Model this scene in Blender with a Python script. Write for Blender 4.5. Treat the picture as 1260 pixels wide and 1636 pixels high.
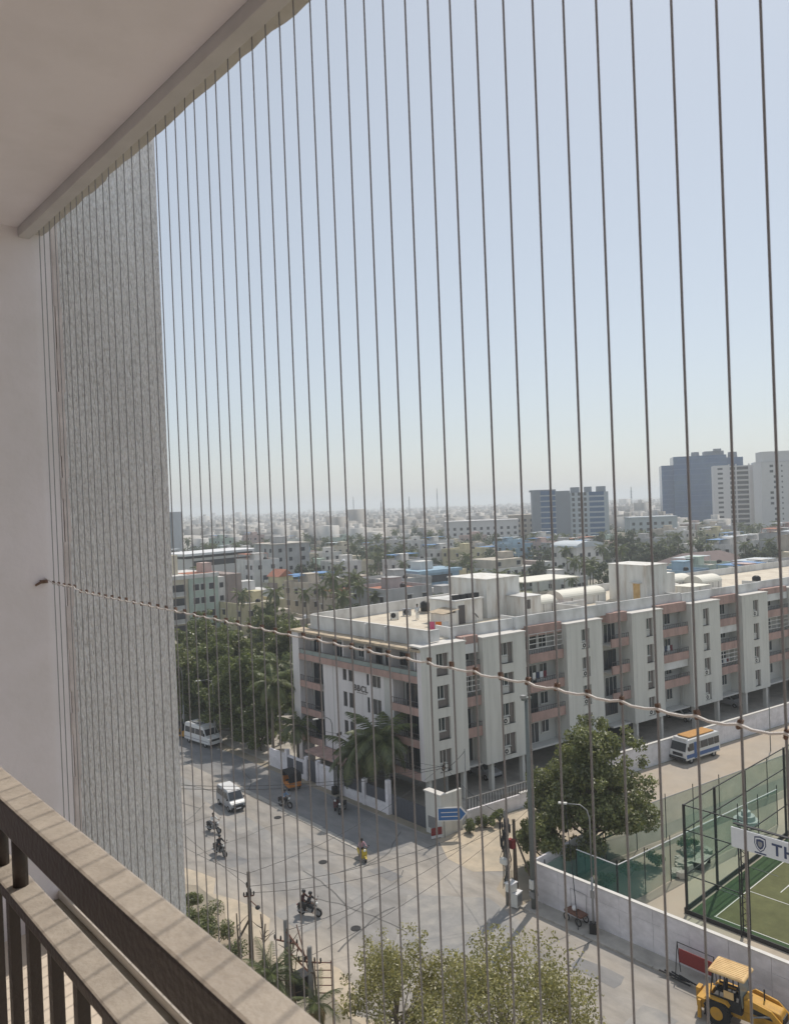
import bpy, bmesh, math, random
import numpy as np
from mathutils import Vector, Matrix
R = math.radians
sc = bpy.context.scene
for o in list(bpy.data.objects): bpy.data.objects.remove(o)
col = sc.collection

# ---------------------------------------------------------------- camera, sky, sun, exposure
EYE = 28.0                       # eye height above the street, metres
HEAD, ROLL, PITCH = R(48.5), R(2.25), R(0.51)
_f0 = Vector((math.cos(HEAD), math.sin(HEAD), 0)); _r0 = Vector((math.sin(HEAD), -math.cos(HEAD), 0)); _z = Vector((0, 0, 1))
_r = _r0*math.cos(ROLL) - _z*math.sin(ROLL); _u0 = _r0*math.sin(ROLL) + _z*math.cos(ROLL)
_f = _f0*math.cos(PITCH) - _u0*math.sin(PITCH); _u = _u0*math.cos(PITCH) + _f0*math.sin(PITCH)
cam = bpy.data.cameras.new('camera'); camo = bpy.data.objects.new('camera', cam); col.objects.link(camo)
cam.sensor_fit = 'HORIZONTAL'; cam.sensor_width = 36; cam.lens = 1240/1260*36
cam.clip_start = 0.05; cam.clip_end = 60000
camo.matrix_world = Matrix(((_r.x, _u.x, -_f.x, 0), (_r.y, _u.y, -_f.y, 0), (_r.z, _u.z, -_f.z, EYE), (0, 0, 0, 1)))
cam.dof.use_dof = True; cam.dof.focus_distance = 45; cam.dof.aperture_fstop = 22
sc.camera = camo

SUN_EL, SUN_DIR = 57.5, 17.5     # elevation; direction to the sun, degrees from +X
world = bpy.data.worlds.new('World'); sc.world = world; world.use_nodes = True
nt = world.node_tree; nt.nodes.clear()
sky = nt.nodes.new('ShaderNodeTexSky'); sky.sky_type = 'NISHITA'; sky.sun_disc = False
sky.sun_elevation = R(SUN_EL); sky.sun_rotation = R(90-SUN_DIR)
sky.air_density = 1.1; sky.dust_density = 1.0; sky.ozone_density = 1.6; sky.altitude = 30
bg = nt.nodes.new('ShaderNodeBackground'); bg.inputs['Strength'].default_value = 0.15
wo = nt.nodes.new('ShaderNodeOutputWorld')
hsv = nt.nodes.new('ShaderNodeHueSaturation'); hsv.inputs['Saturation'].default_value = 0.72
hzm = nt.nodes.new('ShaderNodeMix'); hzm.data_type = 'RGBA'; hzm.inputs[0].default_value = 0.64; hzm.inputs[7].default_value = (2.95, 3.2, 3.42, 1)  # milky summer haze
nt.links.new(sky.outputs[0], hsv.inputs['Color']); nt.links.new(hsv.outputs[0], hzm.inputs[6]); nt.links.new(hzm.outputs[2], bg.inputs[0]); nt.links.new(bg.outputs[0], wo.inputs[0])
sl = bpy.data.lights.new('sun', 'SUN'); sl.energy = 3.2; sl.angle = R(0.5); sl.color = (1.0, 0.92, 0.81)
so = bpy.data.objects.new('sun', sl); col.objects.link(so)
S = Vector((math.cos(R(SUN_DIR))*math.cos(R(SUN_EL)), math.sin(R(SUN_DIR))*math.cos(R(SUN_EL)), math.sin(R(SUN_EL))))
so.rotation_euler = S.to_track_quat('Z', 'Y').to_euler(); so.location = (60, 20, 120)
sc.view_settings.view_transform = 'Standard'; sc.view_settings.look = 'None'
sc.view_settings.exposure = 0.12; sc.view_settings.gamma = 1.0
sc.render.engine = 'CYCLES'
cy = sc.cycles
cy.use_denoising = True; cy.max_bounces = 7; cy.diffuse_bounces = 4; cy.glossy_bounces = 2; cy.transmission_bounces = 4
cy.volume_bounces = 1; cy.transparent_max_bounces = 12; cy.sample_clamp_indirect = 6
try: cy.denoiser = 'OPENIMAGEDENOISE'
except Exception: pass

# ---------------------------------------------------------------- helpers
rng = random.Random(7)

def g(px, py, z=0.0):
    """a pixel of the 1260x1636 photograph -> the point at height z on its ray (the distance comes from z)"""
    d = _f + _r*((px-630)/1240) + _u*((818-py)/1240)
    t = (z-EYE)/d.z
    return Vector((d.x*t, d.y*t, z))

MATS = {}
def mat(name, c, rough=0.8, var=0.12, scale=1.5, bump=0.0, bscale=30, metal=0.0, spec=0.3, c2=None, stretch=(1, 1, 1), island=0.0, detail=6, alpha=1.0, c2scale=None, ramp=(0.42, 0.62)):
    m = bpy.data.materials.new(name); m.use_nodes = True; MATS[name] = m
    n = m.node_tree.nodes; L = m.node_tree.links; b = n['Principled BSDF']
    b.inputs['Roughness'].default_value = rough; b.inputs['Metallic'].default_value = metal
    b.inputs['Specular IOR Level'].default_value = spec
    tc = n.new('ShaderNodeTexCoord'); mp = n.new('ShaderNodeMapping'); mp.inputs['Scale'].default_value = stretch
    L.new(tc.outputs['Object'], mp.inputs[0])
    base = n.new('ShaderNodeRGB'); base.outputs[0].default_value = (*c, 1)
    cur = base.outputs[0]
    if c2 is not None:
        nz = n.new('ShaderNodeTexNoise'); nz.inputs['Scale'].default_value = c2scale or scale*0.35; nz.inputs['Detail'].default_value = 7
        nz.inputs['Roughness'].default_value = 0.62
        L.new(mp.outputs[0], nz.inputs['Vector'])
        cr = n.new('ShaderNodeValToRGB'); cr.color_ramp.elements[0].position = ramp[0]; cr.color_ramp.elements[1].position = ramp[1]
        L.new(nz.outputs['Fac'], cr.inputs[0])
        mx = n.new('ShaderNodeMix'); mx.data_type = 'RGBA'; L.new(cr.outputs[0], mx.inputs[0]); L.new(cur, mx.inputs[6]); mx.inputs[7].default_value = (*c2, 1)
        cur = mx.outputs[2]
    if var > 0 or island > 0:
        hs = n.new('ShaderNodeHueSaturation')
        nz = n.new('ShaderNodeTexNoise'); nz.inputs['Scale'].default_value = scale; nz.inputs['Detail'].default_value = detail; nz.inputs['Roughness'].default_value = 0.65
        L.new(mp.outputs[0], nz.inputs['Vector'])
        mr = n.new('ShaderNodeMapRange'); mr.inputs[1].default_value = 0.25; mr.inputs[2].default_value = 0.75
        mr.inputs[3].default_value = 1-var; mr.inputs[4].default_value = 1+var
        L.new(nz.outputs['Fac'], mr.inputs[0]); val = mr.outputs[0]
        if island > 0:
            ge = n.new('ShaderNodeNewGeometry'); m2 = n.new('ShaderNodeMapRange'); m2.inputs[3].default_value = 1-island; m2.inputs[4].default_value = 1+island
            L.new(ge.outputs['Random Per Island'], m2.inputs[0])
            mm = n.new('ShaderNodeMath'); mm.operation = 'MULTIPLY'; L.new(val, mm.inputs[0]); L.new(m2.outputs[0], mm.inputs[1]); val = mm.outputs[0]
        L.new(val, hs.inputs['Value']); L.new(cur, hs.inputs['Color']); cur = hs.outputs[0]
    L.new(cur, b.inputs['Base Color'])
    if bump > 0:
        nz = n.new('ShaderNodeTexNoise'); nz.inputs['Scale'].default_value = bscale; nz.inputs['Detail'].default_value = 5
        L.new(mp.outputs[0], nz.inputs['Vector'])
        bp = n.new('ShaderNodeBump'); bp.inputs['Strength'].default_value = bump; bp.inputs['Distance'].default_value = 0.02
        L.new(nz.outputs['Fac'], bp.inputs['Height']); L.new(bp.outputs[0], b.inputs['Normal'])
    if alpha < 1:
        b.inputs['Alpha'].default_value = alpha
    return m

def leafmat(name, c, c2, trans=0.4, island=0.45):
    m = bpy.data.materials.new(name); m.use_nodes = True; MATS[name] = m
    n = m.node_tree.nodes; L = m.node_tree.links; n.remove(n['Principled BSDF']); out = n['Material Output']
    ge = n.new('ShaderNodeNewGeometry')
    mx = n.new('ShaderNodeMix'); mx.data_type = 'RGBA'; mx.inputs[6].default_value = (*c, 1); mx.inputs[7].default_value = (*c2, 1)
    L.new(ge.outputs['Random Per Island'], mx.inputs[0])
    hs = n.new('ShaderNodeHueSaturation'); L.new(mx.outputs[2], hs.inputs['Color'])
    tc = n.new('ShaderNodeTexCoord'); nz = n.new('ShaderNodeTexNoise'); nz.inputs['Scale'].default_value = 0.9; L.new(tc.outputs['Object'], nz.inputs['Vector'])
    mr = n.new('ShaderNodeMapRange'); mr.inputs[1].default_value = 0.3; mr.inputs[2].default_value = 0.7; mr.inputs[3].default_value = 1-island; mr.inputs[4].default_value = 1+island
    L.new(nz.outputs['Fac'], mr.inputs[0]); L.new(mr.outputs[0], hs.inputs['Value'])
    d = n.new('ShaderNodeBsdfDiffuse'); t = n.new('ShaderNodeBsdfTranslucent'); gl = n.new('ShaderNodeBsdfGlossy'); gl.inputs['Roughness'].default_value = 0.45
    for s in (d, t): L.new(hs.outputs[0], s.inputs['Color'])
    m1 = n.new('ShaderNodeMixShader'); m1.inputs[0].default_value = trans; L.new(d.outputs[0], m1.inputs[1]); L.new(t.outputs[0], m1.inputs[2])
    m2 = n.new('ShaderNodeMixShader'); m2.inputs[0].default_value = 0.06; L.new(m1.outputs[0], m2.inputs[1]); L.new(gl.outputs[0], m2.inputs[2])
    L.new(m2.outputs[0], out.inputs[0])
    return m

def tag(o, label=None, cat=None, group=None, kind=None):
    if label: o['label'] = label
    if cat: o['category'] = cat
    if group: o['group'] = group
    if kind: o['kind'] = kind
    return o

def empty(name, loc=(0, 0, 0), rz=0.0, label=None, cat=None, group=None, parent=None):
    o = bpy.data.objects.new(name, None); col.objects.link(o); o.location = loc; o.rotation_euler = (0, 0, rz)
    o.empty_display_size = 0.2
    if parent: o.parent = parent
    return tag(o, label, cat, group)

def link(name, me, parent=None, m=None, loc=None, rot=None, scale=None, mtx=None):
    o = bpy.data.objects.new(name, me); col.objects.link(o)
    if parent is not None: o.parent = parent
    if mtx is not None: o.matrix_local = mtx
    if loc is not None: o.location = loc
    if rot is not None: o.rotation_euler = rot
    if scale is not None: o.scale = scale
    if m is not None:
        if len(me.materials) == 0: me.materials.append(MATS[m] if isinstance(m, str) else m)
        else:
            o.material_slots[0].link = 'OBJECT'; o.material_slots[0].material = MATS[m] if isinstance(m, str) else m
    return o

def letters(body, size, m, parent, mtx, extrude=.02, offset=.015, gap=.10, name='letter'):
    """each character of a word as its own raised mesh, laid along the local x axis of mtx (text plane x-z)"""
    x = 0.0
    for c in body:
        cu = bpy.data.curves.new(name, 'FONT'); cu.body = c; cu.size = size; cu.extrude = extrude; cu.offset = offset
        t = bpy.data.objects.new(name, cu); me = bpy.data.meshes.new_from_object(t); bpy.data.objects.remove(t); me.materials.clear(); me.materials.append(MATS[m])
        xs = [v.co.x for v in me.vertices]
        link(name, me, parent, mtx=mtx @ Matrix.Translation((x-min(xs), 0, 0)) @ Matrix.Rotation(R(90), 4, 'X'))
        x += max(xs)-min(xs)+gap*size

class MB:
    def __init__(s): s.v = []; s.f = []; s.mi = []; s.cur = 0
    def _add(s, vs, fs):
        b = len(s.v); s.v += [tuple(p) for p in vs]; s.f += [tuple(i+b for i in q) for q in fs]; s.mi += [s.cur]*len(fs); return s
    def box(s, x0, x1, y0, y1, z0, z1):
        if x0 > x1: x0, x1 = x1, x0
        if y0 > y1: y0, y1 = y1, y0
        if z0 > z1: z0, z1 = z1, z0
        return s._add([(x0,y0,z0),(x1,y0,z0),(x1,y1,z0),(x0,y1,z0),(x0,y0,z1),(x1,y0,z1),(x1,y1,z1),(x0,y1,z1)],
                      [(0,3,2,1),(4,5,6,7),(0,1,5,4),(1,2,6,5),(2,3,7,6),(3,0,4,7)])
    def obox(s, c, size, rz=0.0, ry=0.0):
        M = Matrix.Translation(c) @ Matrix.Rotation(rz, 4, 'Z') @ Matrix.Rotation(ry, 4, 'Y'); h = [k/2 for k in size]
        vs = [M @ Vector((a*h[0], b*h[1], d*h[2])) for d in (-1, 1) for a, b in ((-1,-1),(1,-1),(1,1),(-1,1))]
        return s._add(vs, [(0,3,2,1),(4,5,6,7),(0,1,5,4),(1,2,6,5),(2,3,7,6),(3,0,4,7)])
    def poly(s, pts): return s._add(pts, [tuple(range(len(pts)))])
    def prism(s, pts, z0, z1):
        n = len(pts)
        vs = [(p[0], p[1], z0) for p in pts] + [(p[0], p[1], z1) for p in pts]
        return s._add(vs, [tuple(range(n-1, -1, -1)), tuple(range(n, 2*n))] + [(i, (i+1) % n, n+(i+1) % n, n+i) for i in range(n)])
    def slab(s, prof, y0, y1, w=None):
        """profile of (x,z) points extruded along y; w(z) narrows the half width"""
        n = len(prof); w = w or (lambda x, z: 1.0); ym = (y0+y1)/2; h = (y1-y0)/2
        vs = [(x, ym-h*w(x, z), z) for x, z in prof] + [(x, ym+h*w(x, z), z) for x, z in prof]
        return s._add(vs, [tuple(range(n)), tuple(range(2*n-1, n-1, -1))] + [(i, n+i, n+(i+1) % n, (i+1) % n) for i in range(n)])
    def tube(s, p0, p1, r0, r1=None, n=8, cap=True):
        r1 = r0 if r1 is None else r1
        p0 = Vector(p0); p1 = Vector(p1); d = (p1-p0)
        if d.length < 1e-6: return s
        q = d.to_track_quat('Z', 'Y'); vs = []
        for p, r in ((p0, r0), (p1, r1)):
            for k in range(n):
                a = 2*math.pi*k/n; vs.append(p + q @ Vector((r*math.cos(a), r*math.sin(a), 0)))
        fs = [(i, (i+1) % n, n+(i+1) % n, n+i) for i in range(n)]
        if cap: fs += [tuple(range(n-1, -1, -1)), tuple(range(n, 2*n))]
        return s._add(vs, fs)
    def path(s, pts, rad, n=6):
        """one continuous swept tube through the points"""
        pts = [Vector(p) for p in pts]; N = len(pts); vs = []; fs = []
        for i, p in enumerate(pts):
            d = (pts[min(i+1, N-1)]-pts[max(i-1, 0)]); q = d.to_track_quat('Z', 'Y'); r = rad[i] if isinstance(rad, (list, tuple)) else rad
            for k in range(n):
                a = 2*math.pi*k/n; vs.append(p + q @ Vector((r*math.cos(a), r*math.sin(a), 0)))
        for i in range(N-1):
            for k in range(n):
                fs.append((i*n+k, i*n+(k+1) % n, (i+1)*n+(k+1) % n, (i+1)*n+k))
        fs += [tuple(range(n-1, -1, -1)), tuple(range((N-1)*n, N*n))]
        return s._add(vs, fs)
    def ball(s, c, r, nu=10, nv=6, sq=(1, 1, 1), half=False):
        vs = []; fs = []; top = nv
        for j in range(nv+1):
            t = math.pi*(j/nv)*(0.5 if half else 1.0)
            for i in range(nu):
                a = 2*math.pi*i/nu
                vs.append((c[0]+r*sq[0]*math.sin(t)*math.cos(a), c[1]+r*sq[1]*math.sin(t)*math.sin(a), c[2]+r*sq[2]*math.cos(t)))
        for j in range(nv):
            for i in range(nu):
                fs.append((j*nu+i, (j+1)*nu+i, (j+1)*nu+(i+1) % nu, j*nu+(i+1) % nu))
        return s._add(vs, fs)
    def wheel(s, c, r, w, n=20, rin=0.0, axis='y'):
        """solid wheel (or ring when rin>0) with its axis along y"""
        prof = [(rin, -w/2), (r*0.93, -w/2), (r, -w*0.3), (r, w*0.3), (r*0.93, w/2), (rin, w/2)]
        vs = []; fs = []; m = len(prof)
        for k in range(n):
            a = 2*math.pi*k/n
            for rr, yy in prof: vs.append((c[0]+rr*math.cos(a), c[1]+yy, c[2]+rr*math.sin(a)))
        for k in range(n):
            for j in range(m if rin > 0 else m-1):
                fs.append((k*m+j, k*m+(j+1) % m, ((k+1) % n)*m+(j+1) % m, ((k+1) % n)*m+j))
        return s._add(vs, fs)
    def holes(s, x0, x1, z0, z1, y0, y1, holes):
        """wall slab in the x-z plane, thickness y0..y1, with rectangular openings (hx0,hx1,hz0,hz1)"""
        xs = sorted({x0, x1, *[h[0] for h in holes], *[h[1] for h in holes]}); zs = sorted({z0, z1, *[h[2] for h in holes], *[h[3] for h in holes]})
        xs = [x for x in xs if x0-1e-6 <= x <= x1+1e-6]; zs = [z for z in zs if z0-1e-6 <= z <= z1+1e-6]
        idx = {}
        def V(x, y, z):
            k = (round(x, 4), round(y, 4), round(z, 4))
            if k not in idx: idx[k] = len(s.v); s.v.append((x, y, z))
            return idx[k]
        def solid(i, j):
            if i < 0 or j < 0 or i >= len(xs)-1 or j >= len(zs)-1: return False
            cx = (xs[i]+xs[i+1])/2; cz = (zs[j]+zs[j+1])/2
            return not any(h[0] < cx < h[1] and h[2] < cz < h[3] for h in holes)
        def F(*q): s.f.append(q); s.mi.append(s.cur)
        for i in range(len(xs)-1):
            for j in range(len(zs)-1):
                if not solid(i, j): continue
                a, b, c, d = xs[i], xs[i+1], zs[j], zs[j+1]
                F(V(a,y0,c), V(b,y0,c), V(b,y0,d), V(a,y0,d)); F(V(b,y1,c), V(a,y1,c), V(a,y1,d), V(b,y1,d))
                if not solid(i-1, j): F(V(a,y1,c), V(a,y0,c), V(a,y0,d), V(a,y1,d))
                if not solid(i+1, j): F(V(b,y0,c), V(b,y1,c), V(b,y1,d), V(b,y0,d))
                if not solid(i, j-1): F(V(a,y0,c), V(a,y1,c), V(b,y1,c), V(b,y0,c))
                if not solid(i, j+1): F(V(a,y0,d), V(b,y0,d), V(b,y1,d), V(a,y1,d))
        return s
    def mesh(s, name, mats=None, smooth=False):
        me = bpy.data.meshes.new(name); me.from_pydata(s.v, [], s.f)
        for m in ([mats] if isinstance(mats, str) else (mats or [])): me.materials.append(MATS[m])
        if mats and not isinstance(mats, str): me.polygons.foreach_set('material_index', s.mi)
        if smooth: me.polygons.foreach_set('use_smooth', [True]*len(me.polygons))
        me.update(); return me
    def build(s, name, mats, parent=None, smooth=False, bevel=0.0, **kw):
        o = link(name, s.mesh(name, mats, smooth), parent, **kw)
        if bevel:
            b = o.modifiers.new('bevel', 'BEVEL'); b.width = bevel; b.segments = 2; b.limit_method = 'ANGLE'; b.angle_limit = R(35)
        return o

def copy_tree(o, parent=None):
    c = o.copy(); col.objects.link(c); c.parent = parent
    for ch in list(o.children): copy_tree(ch, c)
    return c

# ---------------------------------------------------------------- materials
mat('ceiling_paint', (.87, .835, .87), .9, .035, 2.2, .05, 60, c2=(.80, .765, .79), c2scale=1.6)
mat('smooth_wall', (.88, .835, .865), .9, .04, 1.0, .08, 40, c2=(.79, .75, .755), c2scale=1.4)
mat('stucco', (.92, .90, .905), .95, .10, 3, 1.0, 150, stretch=(1, 1, .25), c2=(.64, .62, .62), c2scale=190, ramp=(.43, .64), detail=8)  # second, darker colour paints in the shade between the stucco ridges
mat('joint', (.66, .60, .59), .95, .2, 8, .3, 30)
mat('slab_edge', (.55, .53, .50), .95, .12, 5, .3, 40)
mat('track_metal', (.58, .565, .56), .55, .08, 6, .05, 60, spec=.4)
mat('cable', (.30, .295, .31), .4, .12, 40, metal=.1, spec=.6)
mat('cross_wire', (.85, .82, .80), .4, .1, 30, spec=.5)
mat('clip', (.20, .13, .10), .6, .3, 60)
mat('rail_paint', (.36, .315, .265), .45, .14, 30, .15, 90, spec=.4, c2=(.28, .24, .20), c2scale=7, ramp=(.45, .72))
mat('bottom_track', (.62, .58, .52), .45, .06, 10)
mat('floor_stone', (.64, .56, .47), .7, .12, 6, .1, 40, c2=(.56, .49, .41))
mat('kerb_stone', (.30, .27, .22), .85, .2, 8, .2, 40)
mat('soil', (.34, .285, .22), .95, .14, .35, .4, 3, c2=(.23, .21, .165), c2scale=.12)
mat('ground', (.30, .275, .235), .95, .16, .05, c2=(.16, .19, .10), c2scale=.012)
mat('road', (.245, .235, .225), .93, .3, .7, .3, 14, c2=(.385, .34, .285), c2scale=.085, ramp=(.44, .68), stretch=(1, .4, 1))
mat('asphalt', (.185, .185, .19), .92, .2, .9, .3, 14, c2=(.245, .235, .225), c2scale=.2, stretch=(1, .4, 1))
mat('tar', (.12, .118, .115), .9, .2, 2)
mat('road_two', (.385, .325, .26), .93, .1, .5, .25, 14, c2=(.37, .325, .275), c2scale=.16)
mat('patch', (.25, .245, .24), .93, .14, .8, .25, 18, c2=(.30, .285, .265), c2scale=.4)
mat('sand', (.47, .395, .30), .95, .14, .8, .4, 9, c2=(.38, .33, .26), c2scale=.5)
mat('concrete', (.43, .40, .36), .92, .14, 1.2, .25, 20, c2=(.33, .31, .28))
mat('white_paint', (.62, .62, .60), .8, .1, 3)
mat('turf', (.10, .105, .045), .95, .22, 1.1, .5, 60, c2=(.115, .12, .052), c2scale=.25)
mat('turf_dark', (.038, .07, .028), .95, .2, 1.3, .5, 60)
mat('wall_white', (.74, .71, .735), .9, .12, 1.4, .2, 18, c2=(.62, .595, .61), c2scale=.55, stretch=(1, 1, 1.6))
mat('wall_cap', (.60, .58, .55), .9, .1, 2)
mat('facade', (.62, .612, .572), .9, .06, .7, .1, 25, c2=(.52, .51, .475), c2scale=1.3, stretch=(1, 1, .1), ramp=(.46, .72))
mat('facade_left', (.68, .65, .655), .9, .06, .7, .1, 25, c2=(.53, .505, .505), c2scale=1.2, stretch=(1, 1, .1), ramp=(.46, .72))
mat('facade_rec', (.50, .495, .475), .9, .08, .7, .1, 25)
mat('pink', (.43, .29, .255), .88, .12, 1.1, .1, 25, c2=(.34, .235, .21), c2scale=1.2, stretch=(1, 1, .3))
mat('parapet', (.68, .68, .67), .9, .1, 1.2, .15, 20, c2=(.47, .465, .45), c2scale=.6, stretch=(1, 1, .5))
mat('terrace', (.60, .545, .45), .92, .1, .7, .1, 20, c2=(.50, .44, .36), c2scale=.4)
mat('cornice', (.50, .41, .30), .93, .2, 1.6, .2, 20, c2=(.33, .28, .22), c2scale=1.0)
mat('dark_glass', (.035, .042, .05), .12, .2, 3, spec=.6)
mat('balcony_dark', (.10, .10, .105), .85, .2, 1)
mat('frame_white', (.58, .57, .55), .6, .06, 4)
mat('frame_dark', (.10, .09, .09), .55, .1, 5)
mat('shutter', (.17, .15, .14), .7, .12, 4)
mat('glass_rail', (.22, .27, .27), .2, .1, 2, spec=.5)
mat('metal_black', (.03, .03, .032), .5, .2, 10, metal=.3)
mat('metal_grey', (.28, .28, .28), .5, .12, 8, metal=.4)
mat('rust', (.17, .085, .06), .8, .3, 12, .2, 40)
mat('ac_white', (.62, .61, .57), .55, .06, 6)
mat('tank_white', (.68, .675, .645), .9, .12, 1.4, .12, 18, c2=(.49, .445, .39), c2scale=1.1, stretch=(1, 1, .18), ramp=(.48, .7))
mat('vault', (.70, .68, .60), .6, .06, 2)
mat('gate', (.09, .095, .11), .6, .1, 4)
mat('pole_concrete', (.235, .225, .21), .92, .15, 4, .2, 30)
mat('pole_grey', (.155, .17, .165), .6, .12, 4, metal=.2)
mat('bark', (.13, .105, .08), .95, .3, 8, .6, 30)
mat('bark_pale', (.26, .225, .18), .95, .25, 8, .5, 30)
mat('palm_bark', (.19, .165, .135), .95, .25, 9, .5, 30)
mat('sign_blue', (.045, .15, .37), .5, .05, 5)
mat('sign_white', (.68, .68, .69), .55, .04, 5)
mat('navy', (.05, .065, .13), .6, .08, 5)
mat('tyre', (.02, .02, .02), .9, .2, 20)
mat('rim', (.35, .35, .36), .45, .1, 10, metal=.5)
mat('car_white', (.66, .66, .66), .28, .04, 3, spec=.5)
mat('car_grey', (.30, .31, .33), .3, .05, 3, spec=.5)
mat('car_silver', (.40, .41, .43), .3, .05, 3, spec=.5)
mat('lamp_glass', (.75, .75, .72), .15, .05, 5, spec=.6)
mat('plastic_dark', (.03, .031, .034), .6, .2, 10)
mat('auto_yellow', (.50, .25, .03), .5, .1, 6)
mat('auto_orange', (.48, .17, .03), .5, .1, 6)
mat('canvas_black', (.028, .028, .03), .85, .2, 8)
mat('digger_yellow', (.50, .27, .035), .5, .14, 5, .05, 30, c2=(.36, .20, .05), c2scale=2.2, ramp=(.5, .75))
mat('digger_roof', (.66, .46, .22), .6, .08, 4, c2=(.56, .36, .16))
mat('bus_blue', (.05, .12, .30), .4, .08, 4)
mat('cargo_tan', (.46, .25, .09), .85, .15, 3, .2, 20)
mat('bike_yellow', (.55, .40, .03), .4, .1, 6)
mat('bike_black', (.018, .018, .02), .4, .2, 10)
mat('bike_maroon', (.08, .015, .018), .4, .1, 10)
mat('skin', (.17, .09, .06), .6, .08, 20)
mat('hair', (.012, .010, .010), .7, .1, 30)
for nm_, c_ in dict(white=(.62,.62,.60), dark=(.03,.03,.035), pinkish=(.42,.26,.30), navy=(.03,.04,.08), blue=(.20,.30,.45), grey=(.16,.16,.17), maroon=(.12,.02,.03), plum=(.05,.018,.022), pale=(.50,.53,.56), orange=(.62,.18,.03), rose=(.55,.12,.22)).items():
    mat('cloth_'+nm_, c_, .9, .12, 14, .2, 60)
mat('helmet', (.02, .02, .022), .25, .1, 10, spec=.6)
mat('red_sign', (.22, .035, .035), .7, .12, 6)
mat('shrub_stem', (.10, .08, .05), .95, .2, 10)
mat('rubble', (.52, .48, .42), .95, .2, 3, .4, 10)
# brown paint with pale dust settled on upward faces
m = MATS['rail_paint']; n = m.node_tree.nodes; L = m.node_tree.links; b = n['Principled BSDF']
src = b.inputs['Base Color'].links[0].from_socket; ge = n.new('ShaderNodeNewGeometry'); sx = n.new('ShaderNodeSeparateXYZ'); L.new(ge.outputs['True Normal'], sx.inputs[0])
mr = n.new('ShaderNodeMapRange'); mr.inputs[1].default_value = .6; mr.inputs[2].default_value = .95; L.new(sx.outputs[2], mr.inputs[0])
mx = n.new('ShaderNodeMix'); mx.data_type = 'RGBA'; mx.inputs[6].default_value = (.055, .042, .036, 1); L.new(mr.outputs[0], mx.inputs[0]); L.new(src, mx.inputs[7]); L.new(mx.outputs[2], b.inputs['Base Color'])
leafmat('leaf_big', (.10, .125, .036), (.23, .24, .08), .42)
leafmat('leaf_fore', (.19, .185, .05), (.36, .33, .12), .45, .3)
leafmat('leaf_dark', (.075, .105, .028), (.19, .22, .06), .45)
leafmat('leaf_mid', (.10, .125, .04), (.22, .24, .075), .45)
leafmat('leaf_palm', (.065, .095, .033), (.17, .19, .065), .4, .3)
leafmat('leaf_palm_dry', (.28, .19, .08), (.36, .26, .12), .3, .2)
leafmat('leaf_far', (.05, .075, .035), (.10, .12, .055), .35, .35)
# translucent green shade net
m = bpy.data.materials.new('green_net'); m.use_nodes = True; MATS['green_net'] = m
n = m.node_tree.nodes; L = m.node_tree.links; b = n['Principled BSDF']; b.inputs['Base Color'].default_value = (.05, .185, .155, 1); b.inputs['Roughness'].default_value = .9
tr = n.new('ShaderNodeBsdfTransparent'); tr.inputs[0].default_value = (.88, .95, .92, 1); mx = n.new('ShaderNodeMixShader')
tc = n.new('ShaderNodeTexCoord'); nz = n.new('ShaderNodeTexNoise'); nz.inputs['Scale'].default_value = .6; mr = n.new('ShaderNodeMapRange'); mr.inputs[3].default_value = .28; mr.inputs[4].default_value = .62
L.new(tc.outputs['Object'], nz.inputs['Vector']); L.new(nz.outputs['Fac'], mr.inputs[0]); L.new(mr.outputs[0], mx.inputs[0]); L.new(tr.outputs[0], mx.inputs[1]); L.new(b.outputs[0], mx.inputs[2]); L.new(mx.outputs[0], n['Material Output'].inputs[0])
m2 = m.copy(); m2.name = 'clear_net'; MATS['clear_net'] = m2
for k in m2.node_tree.nodes:
    if k.type == 'MAP_RANGE': k.inputs[3].default_value = .02; k.inputs[4].default_value = .08

# ---------------------------------------------------------------- the balcony we stand on
bal = empty('balcony', (0, 0, 26.33), label='shaded white balcony with flat ceiling and rough stucco fin wall', cat='balcony')
B0 = 26.33
def bpart(name, m, mb, **kw): return mb.build(name, m, bal, loc=(0, 0, -B0), **kw)
bpart('floor', 'floor_stone', MB().box(-1.4, 1.06, -3.9, 3.36, 26.1, 26.33))
bpart('outer_kerb', 'kerb_stone', MB().box(1.0, 1.14, -3.9, 3.36, 26.33, 26.425))
bpart('ceiling', 'ceiling_paint', MB().box(-1.4, .985, -3.9, 3.36, 29.19, 29.4))
# slab edge strip with an uneven plaster rim
mbx = MB(); ys = [3.36 - i*.045 for i in range(162)]; r2 = random.Random(3)
jag = []; cur_ = 0
for i in range(len(ys)):
    if i % r2.choice((2, 3, 4, 5)) == 0: cur_ = r2.uniform(-.005, .005)
    jag.append(1.082 + cur_ + r2.uniform(-.0025, .0025))
for i in range(len(ys)-1):
    a, b_ = jag[i], jag[i+1]
    mbx._add([(1.03, ys[i], 29.175), (a, ys[i], 29.175), (b_, ys[i+1], 29.175), (1.03, ys[i+1], 29.175), (1.03, ys[i], 29.4), (a+.01, ys[i], 29.4), (b_+.01, ys[i+1], 29.4), (1.03, ys[i+1], 29.4)],
             [(0, 1, 2, 3), (7, 6, 5, 4), (1, 5, 6, 2), (0, 3, 7, 4)])
bpart('slab_edge', 'slab_edge', mbx)
bpart('end_wall', 'smooth_wall', MB().box(-1.4, 1.118, 3.36, 3.58, 26.0, 30.2))
bpart('stucco_fin', 'stucco', MB().box(1.142, 1.592, 3.362, 3.58, -0.1, 31.5))
mbx = MB(); r2 = random.Random(5)
for i in range(60):
    z0 = 25.2 + i*.09; dx = r2.uniform(-.004, .004)
    mbx.box(1.117+dx, 1.1425+dx, 3.356, 3.5, z0, z0+.0899)
bpart('plaster_joint', 'joint', mbx)
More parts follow.
